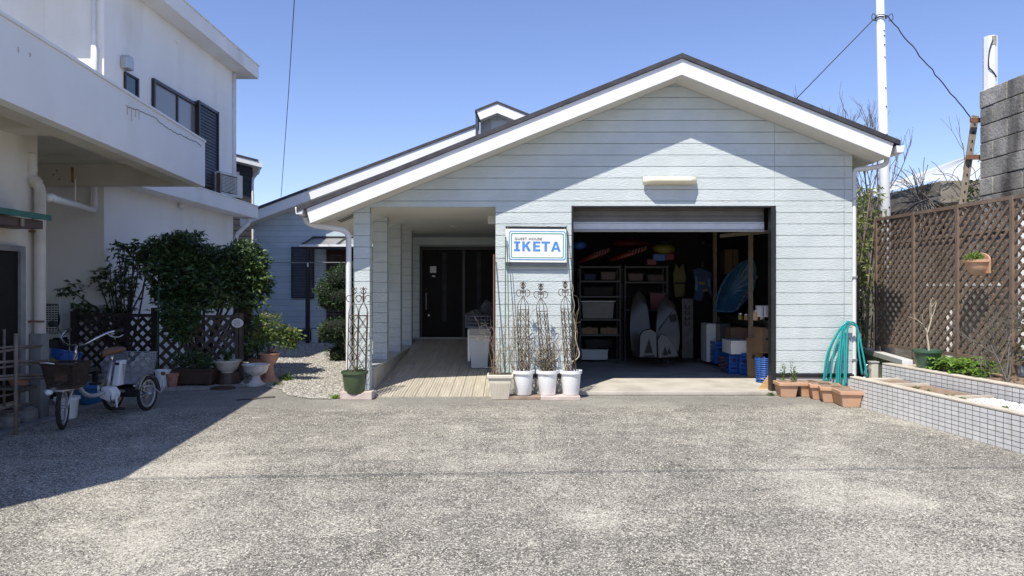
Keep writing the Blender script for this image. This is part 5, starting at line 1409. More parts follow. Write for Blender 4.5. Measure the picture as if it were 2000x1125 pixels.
for i in range(60): x, y = U(5.0, 5.9), U(11.5, 13.2); b.tube([(x, y, 0), (x + U(-.1, .1), y, 1.5), (x + U(-.2, .2), y + U(-.1, .1), U(2.4, 3.0))], .012, 4)
b.build('stem', 'bamboo', hd)
b = MB()
for i in range(2600):
    z = U(1.3, 3.0) if R() < .8 else U(.2, 1.3); k_ = max(.25, 1 - abs(z - 2.2) / 1.3); b.leaf((5.4 + U(-.5, .45) * (.6 + .4 * k_), 12.0 + U(-.6, .8), z + U(-.1, .1)), (U(-1, 1), U(-1, 1), U(-.9, .4)), .12, .03, .35)
b.build('leaves', 'leafbamboo', hd, fix=False)
iv = thing('ivy_hedge', 'dark shaded ivy hedge behind the garden hose', 'hedge', (5.3, 12, 0), world=True)
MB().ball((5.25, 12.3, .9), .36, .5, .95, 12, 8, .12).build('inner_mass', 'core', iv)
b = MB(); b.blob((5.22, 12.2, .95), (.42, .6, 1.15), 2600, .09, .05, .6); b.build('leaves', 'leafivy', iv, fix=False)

# ================================================================== NEIGHBOUR'S WHITE HOUSE (left)
nb_ = thing('white_house', 'white two storey stucco house with a long balcony beside the forecourt', 'house', (-8, 9, 0), world=True)
XA = -6.6; YN = 11.96; YE = 17.5
MB().box(-14, XA, YN, YE, 0, 6.53).build('wall', 'stucco', nb_)
MB().box(-14, -7.56, 4.0, YN - .002, 3.36, 6.53).build('wall', 'stucco', nb_)
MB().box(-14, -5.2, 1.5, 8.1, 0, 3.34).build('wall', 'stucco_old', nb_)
rfp = [(-14, 2.5), (-7.6, 2.5), (-7.6, 11.16), (-6.2, 11.16), (-6.2, 18.1), (-14, 18.1)]
MB().xy(rfp, 6.532, 6.84).build('roof_slab', 'stucco', nb_)
MB().xy([(x + (.02 if x > -13 else 0), y + (.02 if y > 12 else -.02)) for x, y in rfp], 6.842, 6.87).build('roof_edge', 'trim', nb_)
# lower slab roof behind the balcony
MB().box(XA + .002, -6.2, 11.8, 18.05, 3.11, 3.40).build('lower_eave', 'stucco', nb_)
MB().box(XA + .001, -6.18, 11.8, 18.07, 3.402, 3.425).build('eave_edge', 'trim', nb_)
# balcony: slab with parapet, edge beam and cross beams
def bx(y): return -4.31 - .1 * (y - 6.22)
y0, y1 = 3.35, 11.7
corner = [(bx(y1), y1), (bx(y0), y0), (-4.28, 2.85), (-4.6, 2.72), (-7.6, 2.72)]
outer = [(bx(y1), y1), (bx(y0), y0), (-4.28, 2.86), (-4.7, 2.72), (-8.2, 2.72)]
inner = [(bx(y1) - .14, y1 - .0), (bx(y0) - .14, y0 + .06), (-4.38, 3.0), (-4.74, 2.86), (-8.2, 2.86)]
b = MB()
for i in range(len(outer) - 1):
    b.hexa([(*outer[i], 3.02), (*outer[i + 1], 3.02), (*inner[i + 1], 3.02), (*inner[i], 3.02)], [(*outer[i], 3.72), (*outer[i + 1], 3.72), (*inner[i + 1], 3.72), (*inner[i], 3.72)])
b.build('parapet', 'stucco', nb_)
b = MB()
for i in range(len(outer) - 1):
    e = .02
    b.hexa([(outer[i][0] + e, outer[i][1], 3.722), (outer[i + 1][0] + e, outer[i + 1][1], 3.722), (inner[i + 1][0] - e, inner[i + 1][1], 3.722), (inner[i][0] - e, inner[i][1], 3.722)],
           [(outer[i][0] + e, outer[i][1], 3.752), (outer[i + 1][0] + e, outer[i + 1][1], 3.752), (inner[i + 1][0] - e, inner[i + 1][1], 3.752), (inner[i][0] - e, inner[i][1], 3.752)])
b.build('parapet_cap', 'trim', nb_)
sl_ = [(-8.2, 2.87), (-4.76, 2.87), (-4.4, 3.02), (bx(y0) - .142, y0 + .05), (bx(y1) - .142, y1), (-6.55, y1), (-6.55, YN - .003), (-8.2, YN - .003)]
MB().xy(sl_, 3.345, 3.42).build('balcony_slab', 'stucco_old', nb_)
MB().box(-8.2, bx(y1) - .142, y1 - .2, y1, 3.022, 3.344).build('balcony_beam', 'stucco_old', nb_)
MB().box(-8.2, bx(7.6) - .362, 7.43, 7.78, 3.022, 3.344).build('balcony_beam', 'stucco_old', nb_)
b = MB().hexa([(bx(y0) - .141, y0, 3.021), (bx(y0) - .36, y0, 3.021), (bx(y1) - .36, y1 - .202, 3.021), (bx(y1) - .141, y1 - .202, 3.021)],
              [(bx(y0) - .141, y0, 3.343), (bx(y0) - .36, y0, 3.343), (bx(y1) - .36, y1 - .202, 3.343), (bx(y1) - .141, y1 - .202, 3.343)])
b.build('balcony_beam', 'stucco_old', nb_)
MB().box(-6.55, bx(y1) - .145, y1 + .002, y1 + .06, 3.1, 3.72).build('parapet', 'stucco', nb_)
# stains and crack on the parapet face
def on_par(px, py):           # where the sight line meets the parapet face
    dx, dz = (px - 1000) / F, -(py - 562.5) / F
    y = (-4.31 + .622) / (dx + .1); return Vector((dx * y + .004, y, CAMH + dz * y))
pts = [on_par(247, 207), on_par(262, 214), on_par(280, 219), on_par(300, 229), on_par(322, 248), on_par(342, 259), on_par(362, 268), on_par(368, 271), on_par(385, 279), on_par(396, 288)]
pts2 = []
for a, c in zip(pts[:-1], pts[1:]):
    for i in range(5): pts2.append(a.lerp(c, i / 5) + Vector((0, U(-.01, .01), U(-.012, .012))))
MB().tube(pts2, .0045, 4).build('crack', 'crack', nb_)
b = MB()
for px, py, l_ in ((248, 208, 16), (256, 211, 26), (264, 214, 14), (271, 216, 18), (35, 92, 10), (58, 103, 8)):
    a, c = on_par(px, py), on_par(px + .3, py + l_); MB().bar(a, c, .012, .004, (1, 0, 0)).build('stain', 'pipe_cream', nb_)
b = MB(); p = P(142, 340, 11.498)
b.hexa([(p.x - .02, y1 - .204, 3.06), (p.x + .02, y1 - .204, 3.06), (p.x + .02, y1 - .2015, 3.06), (p.x - .02, y1 - .2015, 3.06)], [(p.x - .03, y1 - .204, 3.30), (p.x + .015, y1 - .204, 3.30), (p.x + .015, y1 - .2015, 3.30), (p.x - .03, y1 - .2015, 3.30)])
b.build('rust_streak', 'rust', nb_)
b = MB()
for px, py in ((111, 333), (116, 350), (126, 320), (104, 341)):
    p = P(px, py, y1 - .2); b.ball((p.x, y1 - .2, p.z), .018, .006, .014, 6, 4)
b.build('chip', 'crack', nb_)
# windows on the side wall
def side(px, py, off=0):      # where the sight line meets the side wall plane
    y = XA * F / (px - 1000); return Vector((XA + off, y, ZZ(py, y)))
wa, wb2 = side(298, 157), side(380, 200)
wz1 = 5.20; wz0 = 3.85
w = MB().box(XA + .002, XA + .02, wa.y, wb2.y, wz0, wz1).build('window', 'curtain_glass', nb_)
ym = (wa.y * .42 + wb2.y * .58)
ym = side(343.5, 180).y
fr = MB().box(XA + .003, XA + .06, wa.y - .05, wa.y, wz0, wz1 + .06).box(XA + .003, XA + .06, wa.y, wb2.y, wz1, wz1 + .06).box(XA + .003, XA + .045, ym - .025, ym + .025, wz0, wz1).box(XA + .003, XA + .06, wa.y, wb2.y, wz0 - .06, wz0)
sub('frame', fr, 'winframe', w)
sub('curtain', MB().box(XA + .021, XA + .023, wa.y + .05, ym - .06, wz0 + .02, wz1 - .03), 'curtain_glass', w)
s0, s1 = side(379, 202).y, side(418.5, 220).y
sb = MB().box(XA + .003, XA + .06, s0 + .002, s1, 3.55, 5.30).build('shutter_box', 'winframe', nb_)
for i in range(24):
    z = 3.6 + i * .069
    sub('slat', MB().hexa([(XA + .061, s0 + .06, z), (XA + .085, s0 + .06, z), (XA + .085, s1 - .04, z), (XA + .061, s1 - .04, z)], [(XA + .061, s0 + .06, z + .06), (XA + .07, s0 + .06, z + .06), (XA + .07, s1 - .04, z + .06), (XA + .061, s1 - .04, z + .06)]), 'louver', sb)
sub('edge', MB().box(XA + .061, XA + .11, s0 + .002, s0 + .055, 3.55, 5.32).box(XA + .061, XA + .11, s1 - .035, s1, 3.55, 5.32).box(XA + .061, XA + .1, s0 + .056, s1 - .036, 5.262, 5.32), 'winframe', sb)
c0, c1 = side(243, 146), side(265, 188)
w = MB().box(XA + .002, XA + .015, c0.y, c1.y, 4.62, c0.z + .02).build('window', 'dark_glass', nb_)
sub('frame', MB().box(XA + .003, XA + .04, c0.y - .03, c0.y, 4.6, c0.z + .05).box(XA + .003, XA + .04, c1.y, c1.y + .05, 4.6, c0.z + .05).box(XA + .003, XA + .04, c0.y, c1.y, c0.z + .02, c0.z + .05), 'winframe', w)
v0 = side(241, 122)
MB().yz([(v0.y - .12, v0.z - .12), (v0.y + .12, v0.z - .12), (v0.y + .12, v0.z + .05), (v0.y + .08, v0.z + .11), (v0.y - .08, v0.z + .11), (v0.y - .12, v0.z + .05)], XA + .002, XA + .13).build('vent_hood', 'silver', nb_, bevel=.02)
v0 = side(345, 80); MB().tube([(XA, v0.y, v0.z), (XA + .07, v0.y, v0.z - .02)], .035, 10).build('overflow_pipe', 'stucco', nb_)
v0 = side(348, 402); MB().tube([(XA, v0.y, v0.z), (XA + .06, v0.y, v0.z), (XA + .09, v0.y, v0.z - .06)], .045, 10).build('overflow_pipe', 'stucco', nb_, smooth=True)
# down pipes at the far corner
b = MB().tube([(XA + .03, YE - .02, 3.42), (XA + .03, YE - .02, 6.5)], .05, 10).tube([(XA + .02, YE - 1.0, 3.42), (XA + .02, YE - 1.0, 4.9)], .03, 8)
b.build('downpipe', 'pipe_white', nb_, smooth=True)
MB().tube(bez([(XA + .25, YE + .3, 3.1), (XA + .25, YE + .3, 2.98), (XA + .16, YE + .1, 2.8), (XA + .06, YE + .03, 2.6), (XA + .06, YE + .03, 2.0)], 5), .05, 10).build('downpipe', 'pipe_white', nb_, smooth=True)
# recess pipes
MB().tube([P(183, -60, YN - .06), P(183, 95, YN - .06), P(182, 140, YN - .06)], .035, 10).build('downpipe', 'pipe_white', nb_, smooth=True)
MB().tube([P(184, 90, YN - .07), P(183, 250, YN - .07)], .048, 10).build('downpipe', 'pipe_white', nb_, smooth=True)
MB().tube(bez([P(92, 388, 8.3), P(99, 385, 8.4), P(110, 390, 8.6), P(150, 401, 10.0), P(182, 410, YN - .12), P(184, 400, YN - .1), P(184, 360, YN - .1)], 5), .048, 10).build('drain_pipe', 'pipe_white', nb_, smooth=True)
MB().tube([P(147, 400, 9.9), P(147, 350, 9.9)], .009, 6).build('pipe_hanger', 'pipe_white', nb_)
# big cream downpipe at the corner of the front part
px_ = 78
cpx = XX(px_, 8.02)
pts = bez([P(58, 300, 8.0), P(58, 325, 8.0), P(60, 345, 8.0), P(70, 358, 8.0), P(77, 370, 8.02), (cpx, 8.02, 2.3), (cpx, 8.02, 1.2), (cpx, 8.02, .85)], 6)
MB().tube(pts, .058, 12).build('downpipe', 'pipe_cream', nb_, smooth=True)
b = MB().tube([P(58, 327, 8.0), P(58, 336, 8.0)], .072, 12).tube([P(66, 353, 8.0), P(72, 360, 8.0)], .07, 12)
b.build('pipe_socket', 'pipe_cream', nb_, smooth=False)
MB().box(cpx - .072, cpx + .06, 7.95, 8.09, 0, .93).build('pipe_sleeve', 'pipe_grey', nb_, bevel=.01)
b = MB().box(cpx - .12, cpx - .01, 7.95, 8.1, 2.02, 2.04).box(cpx - .12, cpx + .09, 7.945, 7.96, 1.05, 1.07)
b.build('pipe_clip', 'rustmetal', nb_)
# door, frame and awning on the near part
MB().box(-5.198, -5.16, 6.6, 7.72, .25, 1.80).build('door', 'door', nb_)
MB().box(-5.198, -5.13, 7.721, 7.80, .2, 1.86).box(-5.198, -5.13, 6.6, 7.72, 1.801, 1.86).build('door_frame', 'pipe_grey', nb_)
aw = thing('door_awning', 'green topped awning over the dark side door', 'awning', (-5.0, 7.2, 2.1), world=True)
MB().hexa([(-5.19, 5.5, 2.18), (-4.82, 5.5, 2.12), (-4.82, 7.74, 2.12), (-5.19, 7.74, 2.18)], [(-5.19, 5.5, 2.24), (-4.82, 5.5, 2.18), (-4.82, 7.74, 2.18), (-5.19, 7.74, 2.24)]).build('sheet', mat('green_awning', (.02, .10, .07), (.03, .14, .10), ns=6, rough=.5), aw)
MB().box(-5.18, -4.86, 5.5, 7.66, 2.03, 2.115).build('beam', 'brownpot', aw)
MB().box(-4.855, -4.84, 7.30, 7.34, 2.03, 2.115).build('joint', 'timber', aw)
# AC outdoor unit, low
def ac_unit(name, label, loc, rz, w, h, d):
    t = thing(name, label, 'air conditioner', loc, rz)
    MB().box(-w / 2, w / 2, -d / 2, d / 2, .04, h).build('casing', 'acwhite', t, bevel=.012)
    b = MB()
    MB().box(-w * .46, w * .24, -d / 2 - .006, -d / 2 - .0008, .1, h - .06).build('grille_back', 'acgrille', t)
    for i in range(12): z = .12 + i * (h - .2) / 12; b.box(-w * .44, w * .22, -d / 2 - .01, -d / 2 - .001, z, z + .014)
    for i in range(9): x = -w * .44 + i * w * .66 / 8; b.box(x - .003, x + .003, -d / 2 - .014, -d / 2 - .0105, .12, h - .08)
    b.build('grille', 'acwhite', t)
    MB().lathe([(h * .36, 0), (h * .36, .004)], (0, 0, 0), 24, caps=(True, True)).build('fan', 'rubber', t).matrix_basis = Matrix.Translation((-w * .11, -d / 2 - .0055, h * .52)) @ Matrix.Rotation(math.pi / 2, 4, 'X')
    MB().box(-w * .4, -w * .3, -d / 2, d / 2, 0, .04).box(w * .3, w * .4, -d / 2, d / 2, 0, .04).build('foot', 'rubber', t)
    return t
a = ac_unit('ac_unit', 'outdoor unit in the corner behind the cream downpipe', (-7.19, 11.45, .62), 0, .55, .62, .28)
a.scale = (-1, 1, 1)
st = MB().box(-7.6, -6.95, 11.3, 11.6, 0, .618).build('unit_plinth', 'darkhouse'); tag(st, 'dark plinth under the low outdoor unit', 'plinth')
ac_unit('ac_unit', 'outdoor unit on the lower eave beside the slatted shutter', (-6.42, 16.6, 3.428), math.radians(75), .8, .56, .3)
sc = thing('dark_panel_screen', 'brown panel behind the outdoor unit on the eave', 'panel', (-6.45, 16.1, 3.428))
MB().box(-.12, -.05, -.02, .02, 0, .5).box(.02, .1, -.02, .02, 0, .5).build('board', 'brownlouver', sc)
# dark house behind
YH = 21.0; xr = XX(493.5, YH)
dh = thing('charcoal_house', 'charcoal clad house with white eaves behind the white house', 'house', (xr, YH, 0), math.radians(24))
MB().box(-7, 0, 0, 5, 0, 4.72).build('wall', 'darkhouse', dh)
b = MB()
for i in range(30): MB().box(-3.5, .004, -.014, -.001, .1 + i * .155, .1 + i * .155 + .135).build('cladding_board', 'darkhouse', dh)
def slope(za, zb): return [(-7, za[1]), (.22, za[0])]
MB().hexa([(-7, -.4, 6.2), (.22, -.4, 4.80), (.22, 5.3, 4.80), (-7, 5.3, 6.2)], [(-7, -.4, 6.36), (.22, -.4, 4.94), (.22, 5.3, 4.94), (-7, 5.3, 6.36)]).build('roof', 'trim', dh)
MB().hexa([(-7, -.42, 6.365), (.12, -.42, 4.965), (.12, 5.3, 4.965), (-7, 5.3, 6.365)], [(-7, -.42, 6.41), (.12, -.42, 5.01), (.12, 5.3, 5.01), (-7, 5.3, 6.41)]).build('roof_sheet', 'roof', dh)
MB().xz([(-7, 4.721), (0, 4.721), (0, 4.83), (-7, 6.19)], 0, .2).build('gable', 'darkhouse', dh)
w = MB().box(-.80, -.42, -.03, -.016, ZZ(395, YH), ZZ(345, YH)).build('window', 'dark_glass', dh)
sub('frame', MB().box(-.42, -.36, -.05, -.016, ZZ(398, YH), ZZ(338, YH)).box(-.80, -.42, -.05, -.016, ZZ(345, YH), ZZ(338, YH)), 'pipe_white', w)
MB().tube(bez([(.15, -.3, 4.78), (.12, -.25, 4.65), (.0, -.08, 4.5), (.0, -.08, 3.6), (.0, -.08, 1.0)], 4), .035, 8).build('downpipe', 'pipe_white', dh, smooth=True)

# ================================================================== LEFT FENCES AND PLANTS
YL = 11.2
f1 = thing('lattice_screen', 'blackish diamond lattice screen behind the tricycle', 'lattice screen', (-6, YL, 0), world=True)
xa, xb = XX(151, YL), XX(297, YL)
for x in (XX(146, YL), XX(303, YL)): MB().box(x - .045, x + .045, YL - .045, YL + .045, 0, 1.07 if x < -6 else 1.12).build('post', 'lattice_dark', f1, bevel=.006)
MB().box(xa, xb, YL - .025, YL + .025, .98, 1.03).build('rail', 'lattice_dark', f1); MB().box(xa, xb, YL - .025, YL + .025, .12, .17).build('rail', 'lattice_dark', f1)
lattice_panel(f1, (xa, YL, 0), (1, 0, 0), xb - xa, .81, .17, .155, .046, .01, 'lattice_dark', nrm=(0, -1, 0))
f2 = thing('lattice_screen', 'weathered slanting slat screen behind the flower bowl', 'lattice screen', (-4.8, YL, 0), world=True)
xa, xb = XX(312, YL), XX(462, YL)
MB().box(xa, xb, YL - .025, YL + .025, .97, 1.01).build('rail', 'lattice_grey', f2); MB().box(xa, xb, YL - .025, YL + .025, .1, .15).build('rail', 'lattice_grey', f2)
for px in (463.5, 471.5): MB().box(XX(px - 3, YL), XX(px + 3, YL), YL - .03, YL + .03, 0, 1.04).build('post', 'lattice_grey', f2)
lattice_panel(f2, (xa, YL, 0), (1, 0, 0), xb - xa, .82, .15, .17, .05, .012, 'lattice_grey', nrm=(0, -1, 0), layers=(-1, 1))
f3 = thing('board_screen', 'short board screen between the slat screen and rear wing', 'screen', (-4.05, 12.2, 0), world=True)
for i in range(3): MB().box(XX(472, 12.2), XX(493, 12.2), 12.18, 12.22, .2 + i * .32, .5 + i * .32).build('board', 'lattice_grey', f3)
MB().box(XX(470, 12.2), XX(474, 12.2), 12.16, 12.24, 0, 1.2).box(XX(490, 12.2), XX(494, 12.2), 12.16, 12.24, 0, 1.2).build('post', 'lattice_grey', f3)
ov = thing('plaque', 'small oval cream plaque tied to the slat screen post', 'plaque', P(464, 631, YL - .06))
b = MB().lathe([(.085, 0), (.09, .006), (.085, .014)], n=24, caps=(True, True)); o = b.build('plate', 'signboard', ov); o.rotation_euler = (math.pi / 2, 0, 0); o.scale = (1, .78, 1)
b = MB()
for i in range(4):
    z = .035 - i * .022; w_ = .055 - .012 * abs(i - 1.5)
    b.tube([(-w_ + 2 * w_ * j / 12, -.017, z + .004 * math.sin(j * 2.1 + i)) for j in range(13)], .0025, 4)
b.build('script_line', 'crack', ov)
pipe_ = MB().tube([(0, 0, 0), (.03, 0, 1.45)], .014, 6).build('garden_pole', 'stake', None, loc=(XX(306, 11.0), 11.0, 0)); tag(pipe_, 'thin green pole tied beside the screen post', 'stake')
# rhododendron with open branches
random.seed(71)
rh = thing('rhododendron', 'open branched rhododendron rising over the black lattice screen', 'shrub', (XX(235, 11.9), 11.9, 0), world=True)
tips = [(135, 565), (150, 585), (180, 640), (170, 615), (190, 545), (205, 530), (215, 520), (225, 545), (240, 560), (232, 575), (230, 485), (245, 480), (262, 478), (275, 486), (290, 490), (268, 505), (285, 515), (250, 530), (262, 545), (215, 615), (200, 605), (245, 600), (140, 600), (158, 600), (245, 505), (212, 560), (255, 575), (155, 560)]
b = MB(); lv = MB()
base = Vector((XX(240, 11.9), 11.9, 0))
for i, (px, py) in enumerate(tips):
    y = 11.9 + U(-.25, .3); tpt = P(px, py, y); hub = base + Vector(((tpt.x - base.x) * U(.15, .5), U(-.1, .1), U(.6, 1.0)))
    mid = hub.lerp(tpt, .55) + Vector((U(-.08, .08), U(-.08, .08), U(-.08, .04)))
    b.tube(bez([base + Vector((U(-.04, .04), U(-.04, .04), 0)), hub, mid, tpt], 4), [.022 - .016 * k_ / 12 for k_ in range(13)], 5, caps=False)
    for k_ in range(5):
        c = tpt + Vector((U(-.13, .13), U(-.12, .12), U(-.13, .07))); lv.rosette(c, 7, .115, .05, U(-.5, .5), .3)
    for k_ in range(8): lv.leaf(tpt + Vector((U(-.12, .12), U(-.1, .1), U(-.12, .08))), (U(-1, 1), U(-1, .3), U(-.9, .5)), .11, .048, .3, (0, -1, .4))
b.build('trunk', 'bark', rh, smooth=True); lv.build('crown', 'leafdark', rh, fix=False)
# big dark shrub
bs_ = thing('evergreen_shrub', 'big dense dark evergreen shrub climbing over the slat screen', 'shrub', (XX(400, 11.5), 11.5, 0), world=True)
b = MB(); lv = MB(); core = MB()
base = Vector((XX(385, 11.6), 11.7, 0))
blobs = [(300, 492, .16, .13), (325, 480, .2, .15), (350, 475, .2, .14), (374, 466, .16, .10), (395, 497, .25, .16), (430, 508, .26, .17), (455, 497, .18, .14), (480, 488, .2, .15), (502, 508, .15, .15),
         (318, 520, .28, .22), (360, 520, .35, .28), (405, 540, .38, .28), (450, 545, .38, .28), (488, 545, .26, .28), (510, 560, .12, .2),
         (318, 560, .16, .22), (345, 575, .32, .26), (392, 580, .34, .2), (440, 575, .28, .18), (478, 580, .16, .18), (335, 612, .18, .16), (362, 622, .2, .18), (352, 650, .15, .12)]
for px, py, rx, rz2 in blobs:
    c = P(px, py, (11.6 if py < 600 else 11.02) + U(-.1, .15)); lv.blob(c, (rx, .42 if py < 600 else .2, rz2), int(1150 * rx * rz2 / .12), .095, .042, .35, .15, .35)
    b.tube(bez([base + Vector((U(-.1, .1), U(-.1, .1), 0)), base.lerp(c, .5) + Vector((U(-.1, .1), 0, .1)), c], 4), [.028 - .02 * i / 8 for i in range(9)], 5, caps=False)
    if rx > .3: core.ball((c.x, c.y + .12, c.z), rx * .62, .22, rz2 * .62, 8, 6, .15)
for i in range(330):
    px, py, rx, rz2 = random.choice(blobs); a = U(0, 6.28); c = P(px, py, 11.5) + Vector((math.cos(a) * rx * U(.9, 1.25), U(-.3, .2), math.sin(a) * rz2 * U(.9, 1.3)))
    lv.rosette(c, 6, .10, .042, U(-.2, .6), .3)
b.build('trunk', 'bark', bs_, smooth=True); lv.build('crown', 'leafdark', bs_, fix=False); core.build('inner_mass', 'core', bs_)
lv = MB()
for px, py, n_ in ((512, 530, 26), (508, 515, 16), (515, 545, 16), (497, 560, 10), (505, 600, 16), (512, 590, 10), (498, 515, 10)):
    for i in range(n_): p = P(px + U(-12, 12), py + U(-14, 14), 11.35 + U(-.15, .15)); lv.leaf(p, (U(-.6, 1), U(-1, .4), U(-.7, .5)), .095, .042, .35)
lv.build('outer_leaves', 'leafpot', bs_, fix=False)
lv = MB()
for px, py in ((345, 640), (365, 632), (350, 615), (375, 655), (360, 600), (340, 655), (385, 590), (420, 575), (405, 600), (430, 590), (395, 560), (450, 585)):
    for k_ in range(6): lv.rosette(P(px + U(-12, 12), py + U(-12, 12), 10.85 + U(-.06, .1)), 6, .095, .042, U(-.3, .5), .3)
lv.build('variegated_leaves', 'leafvar', bs_, fix=False)
# pots along the screens
def vplant(name, label, loc, blobs_, n, L_, w_, m, stems=5, h=.4, cat='plant', m2=None):
    t = thing(name, label, cat, loc); b = MB(); lv = MB()
    for c, r_ in blobs_:
        lv.blob(c, r_, n, L_, w_, .25, .3)
        b.tube(bez([(U(-.03, .03), U(-.03, .03), 0), (c[0] * .5 + U(-.03, .03), c[1] * .5, c[2] * .55), c], 4), [.012 - .008 * i / 8 for i in range(9)], 5, caps=False)
    b.build('stem', 'bark', t); lv.build('leaves', m, t, fix=False)
    if m2:
        lv = MB()
        for c, r_ in blobs_: lv.blob((c[0] + .03, c[1] - .05, c[2] + r_[2] * .7), (r_[0] * .8, r_[1] * .6, r_[2] * .45), int(n * .14), L_ * .7, w_ * .8, .2, .5)
        lv.build('new_leaves', m2, t, fix=False)
    return t
wpot = Gp(311, 758); pot('plant_pot', 'white pot with the green pole in front of the black screen', (wpot.x, wpot.y + .1, 0), .075, .10, .25, 'whiteplastic', .025, .012)
tpot = Gp(332, 758); pot('plant_pot', 'small terracotta pot beside the dark long planter', (tpot.x, tpot.y + .08, 0), .055, .075, .2, 'terracotta_old', .04, .012)
lt = thing('planter_trough', 'dark brown long planter at the foot of the slat screen', 'planter', (XX(380, 10.75), 10.8, 0))
tprism(MB(), .27, .12, .29, .14, .03, .22).build('trough_body', 'brownpot', lt, bevel=.02)
MB().box(-.24, -.2, -.1, .1, 0, .03).box(.2, .24, -.1, .1, 0, .03).build('foot', 'brownpot', lt)
b = MB(); tprism(b, .305, .155, .305, .155, .22, .245); b.build('rim', 'brownpot', lt, bevel=.008)
vplant('ground_plant', 'dark leafy plants in the long brown planter', (XX(375, 10.8), 10.8, .22), [((-.18, 0, .12), (.16, .12, .14)), ((.02, 0, .16), (.16, .12, .14)), ((.2, 0, .12), (.14, .12, .12))], 170, .06, .028, 'leafdark')
def bowl(name, label, loc, prof, m, n=28, cat='urn', sx=1, sy=1):
    t = thing(name, label, cat, loc); o = MB().lathe(prof, n=n, sx=sx, sy=sy).build('bowl', m, t); smooth_by_angle(o, 40); return t
fb = Gp(438, 752)
ped = MB().lathe([(.17, 0), (.15, .16), (.15, .17)], n=20, caps=(True, True)).build('pedestal', 'brownpot', None, loc=(fb.x, fb.y + .15, 0)); tag(ped, 'dark upturned tub under the beige flower bowl', 'tub')
t = bowl('flower_bowl', 'beige footed flower bowl on a dark tub', (fb.x, fb.y + .12, .17), [(.09, 0), (.09, .02), (.14, .05), (.17, .12), (.18, .155), (.2, .16), (.2, .185), (.175, .185), (.16, .15)], 'whiteurn', cat='bowl')
t.children[0].data.materials[0] = M['beigeplastic']
MB().lathe([(.16, .15), (.08, .16), (.001, .155)], n=20, caps=(False, True)).build('soil', 'soil', t)
tuft('daffodil_leaves', 'grassy green shoots in the beige flower bowl', (fb.x, fb.y + .12, .32), 60, .28, 'leafdark', .016, .6, 'plant')
b = MB()
for i in range(16): p = (U(-.12, .12), U(-.08, .08), U(.22, .34)); b.rosette(p, 5, .022, .014, .3)
o = b.build('flowers', 'purple', None, fix=False, loc=(fb.x - .02, fb.y + .1, .32)); tag(o, 'small pale lilac flowers above the beige bowl', 'flowers')
uw = Gp(495, 755)
t = bowl('urn', 'empty white footed urn at the edge of the shade', (uw.x, uw.y + .11, 0), [(.135, 0), (.14, .02), (.10, .045), (.06, .09), (.055, .14), (.08, .16), (.14, .185), (.165, .23), (.175, .285), (.195, .295), (.2, .31), (.185, .315), (.165, .30), (.14, .2), (.0, .19)], 'whiteurn')
ut = Gp(522, 748)
t = bowl('urn', 'tall terracotta pedestal urn with a leafy shrub', (ut.x, ut.y + .1, 0), [(.15, 0), (.155, .015), (.12, .04), (.085, .09), (.06, .2), (.065, .27), (.1, .30), (.13, .36), (.14, .41), (.16, .425), (.16, .44), (.14, .44), (.12, .42)], 'terracotta_old')
t.children[0].data.materials[0] = mat('salmon_terracotta', (.42, .22, .15), (.52, .30, .22), ns=9, rough=.85, bump=.3, bs=80)
MB().lathe([(.13, .415), (.06, .425), (.001, .42)], n=20, caps=(False, True)).build('soil', 'soil', t)
vplant('potted_shrub', 'sunlit leafy shrub with reddish tips in the tall terracotta urn', (ut.x, ut.y + .1, .42),
       [((-.22, 0, .18), (.16, .14, .15)), ((-.1, .02, .32), (.17, .15, .13)), ((.05, 0, .48), (.18, .14, .13)), ((.2, 0, .34), (.17, .13, .11)), ((.36, -.02, .28), (.15, .12, .10)), ((.1, .03, .2), (.2, .15, .1)), ((-.15, .05, .5), (.14, .12, .12)), ((.32, 0, .14), (.1, .1, .07))], 130, .065, .032, 'leafpot', cat='shrub', m2='leafred')
bp2 = Gp(495, 742); pot('plant_pot', 'brown plastic pot hidden behind the white urn', (bp2.x, bp2.y + .35, 0), .15, .19, .3, 'terracotta_old', .04, .015)
vplant('potted_shrub', 'dark shaded shrub behind the white urn', (bp2.x - .02, bp2.y + .35, .28), [((-.1, 0, .2), (.15, .12, .2)), ((.05, 0, .3), (.16, .12, .2)), ((-.05, 0, .5), (.14, .12, .2))], 170, .07, .032, 'leafdark', cat='shrub')
tuft('weed', 'weeds growing out of the gravel beside the terracotta urn', (XX(556, 11.2), 11.3, 0), 160, .16, 'leafpot', .016, 2.2)
tuft('weed', 'dry grassy tuft at the foot of the terracotta urn', (XX(545, 10.8), 10.75, 0), 60, .1, 'leafvar', .012, 2.2)
dk = MB().lathe([(.17, 0), (.17, .02), (.15, .025)], n=24, caps=(True, True)).build('saucer', 'brownpot', None, loc=(XX(440, 10.5), 10.42, 0)); tag(dk, 'dark saucer lying on the ground below the beige bowl', 'saucer')
sk = MB().tube([(0, 0, .012), (.08, .03, .016), (.2, .1, .012), (.3, .17, .02), (.4, .27, .012)], .009, 5).build('stick', 'bark', None, loc=(XX(450, 9.1), 9.3, 0)); tag(sk, 'thin fallen stick on the shaded ground', 'stick')
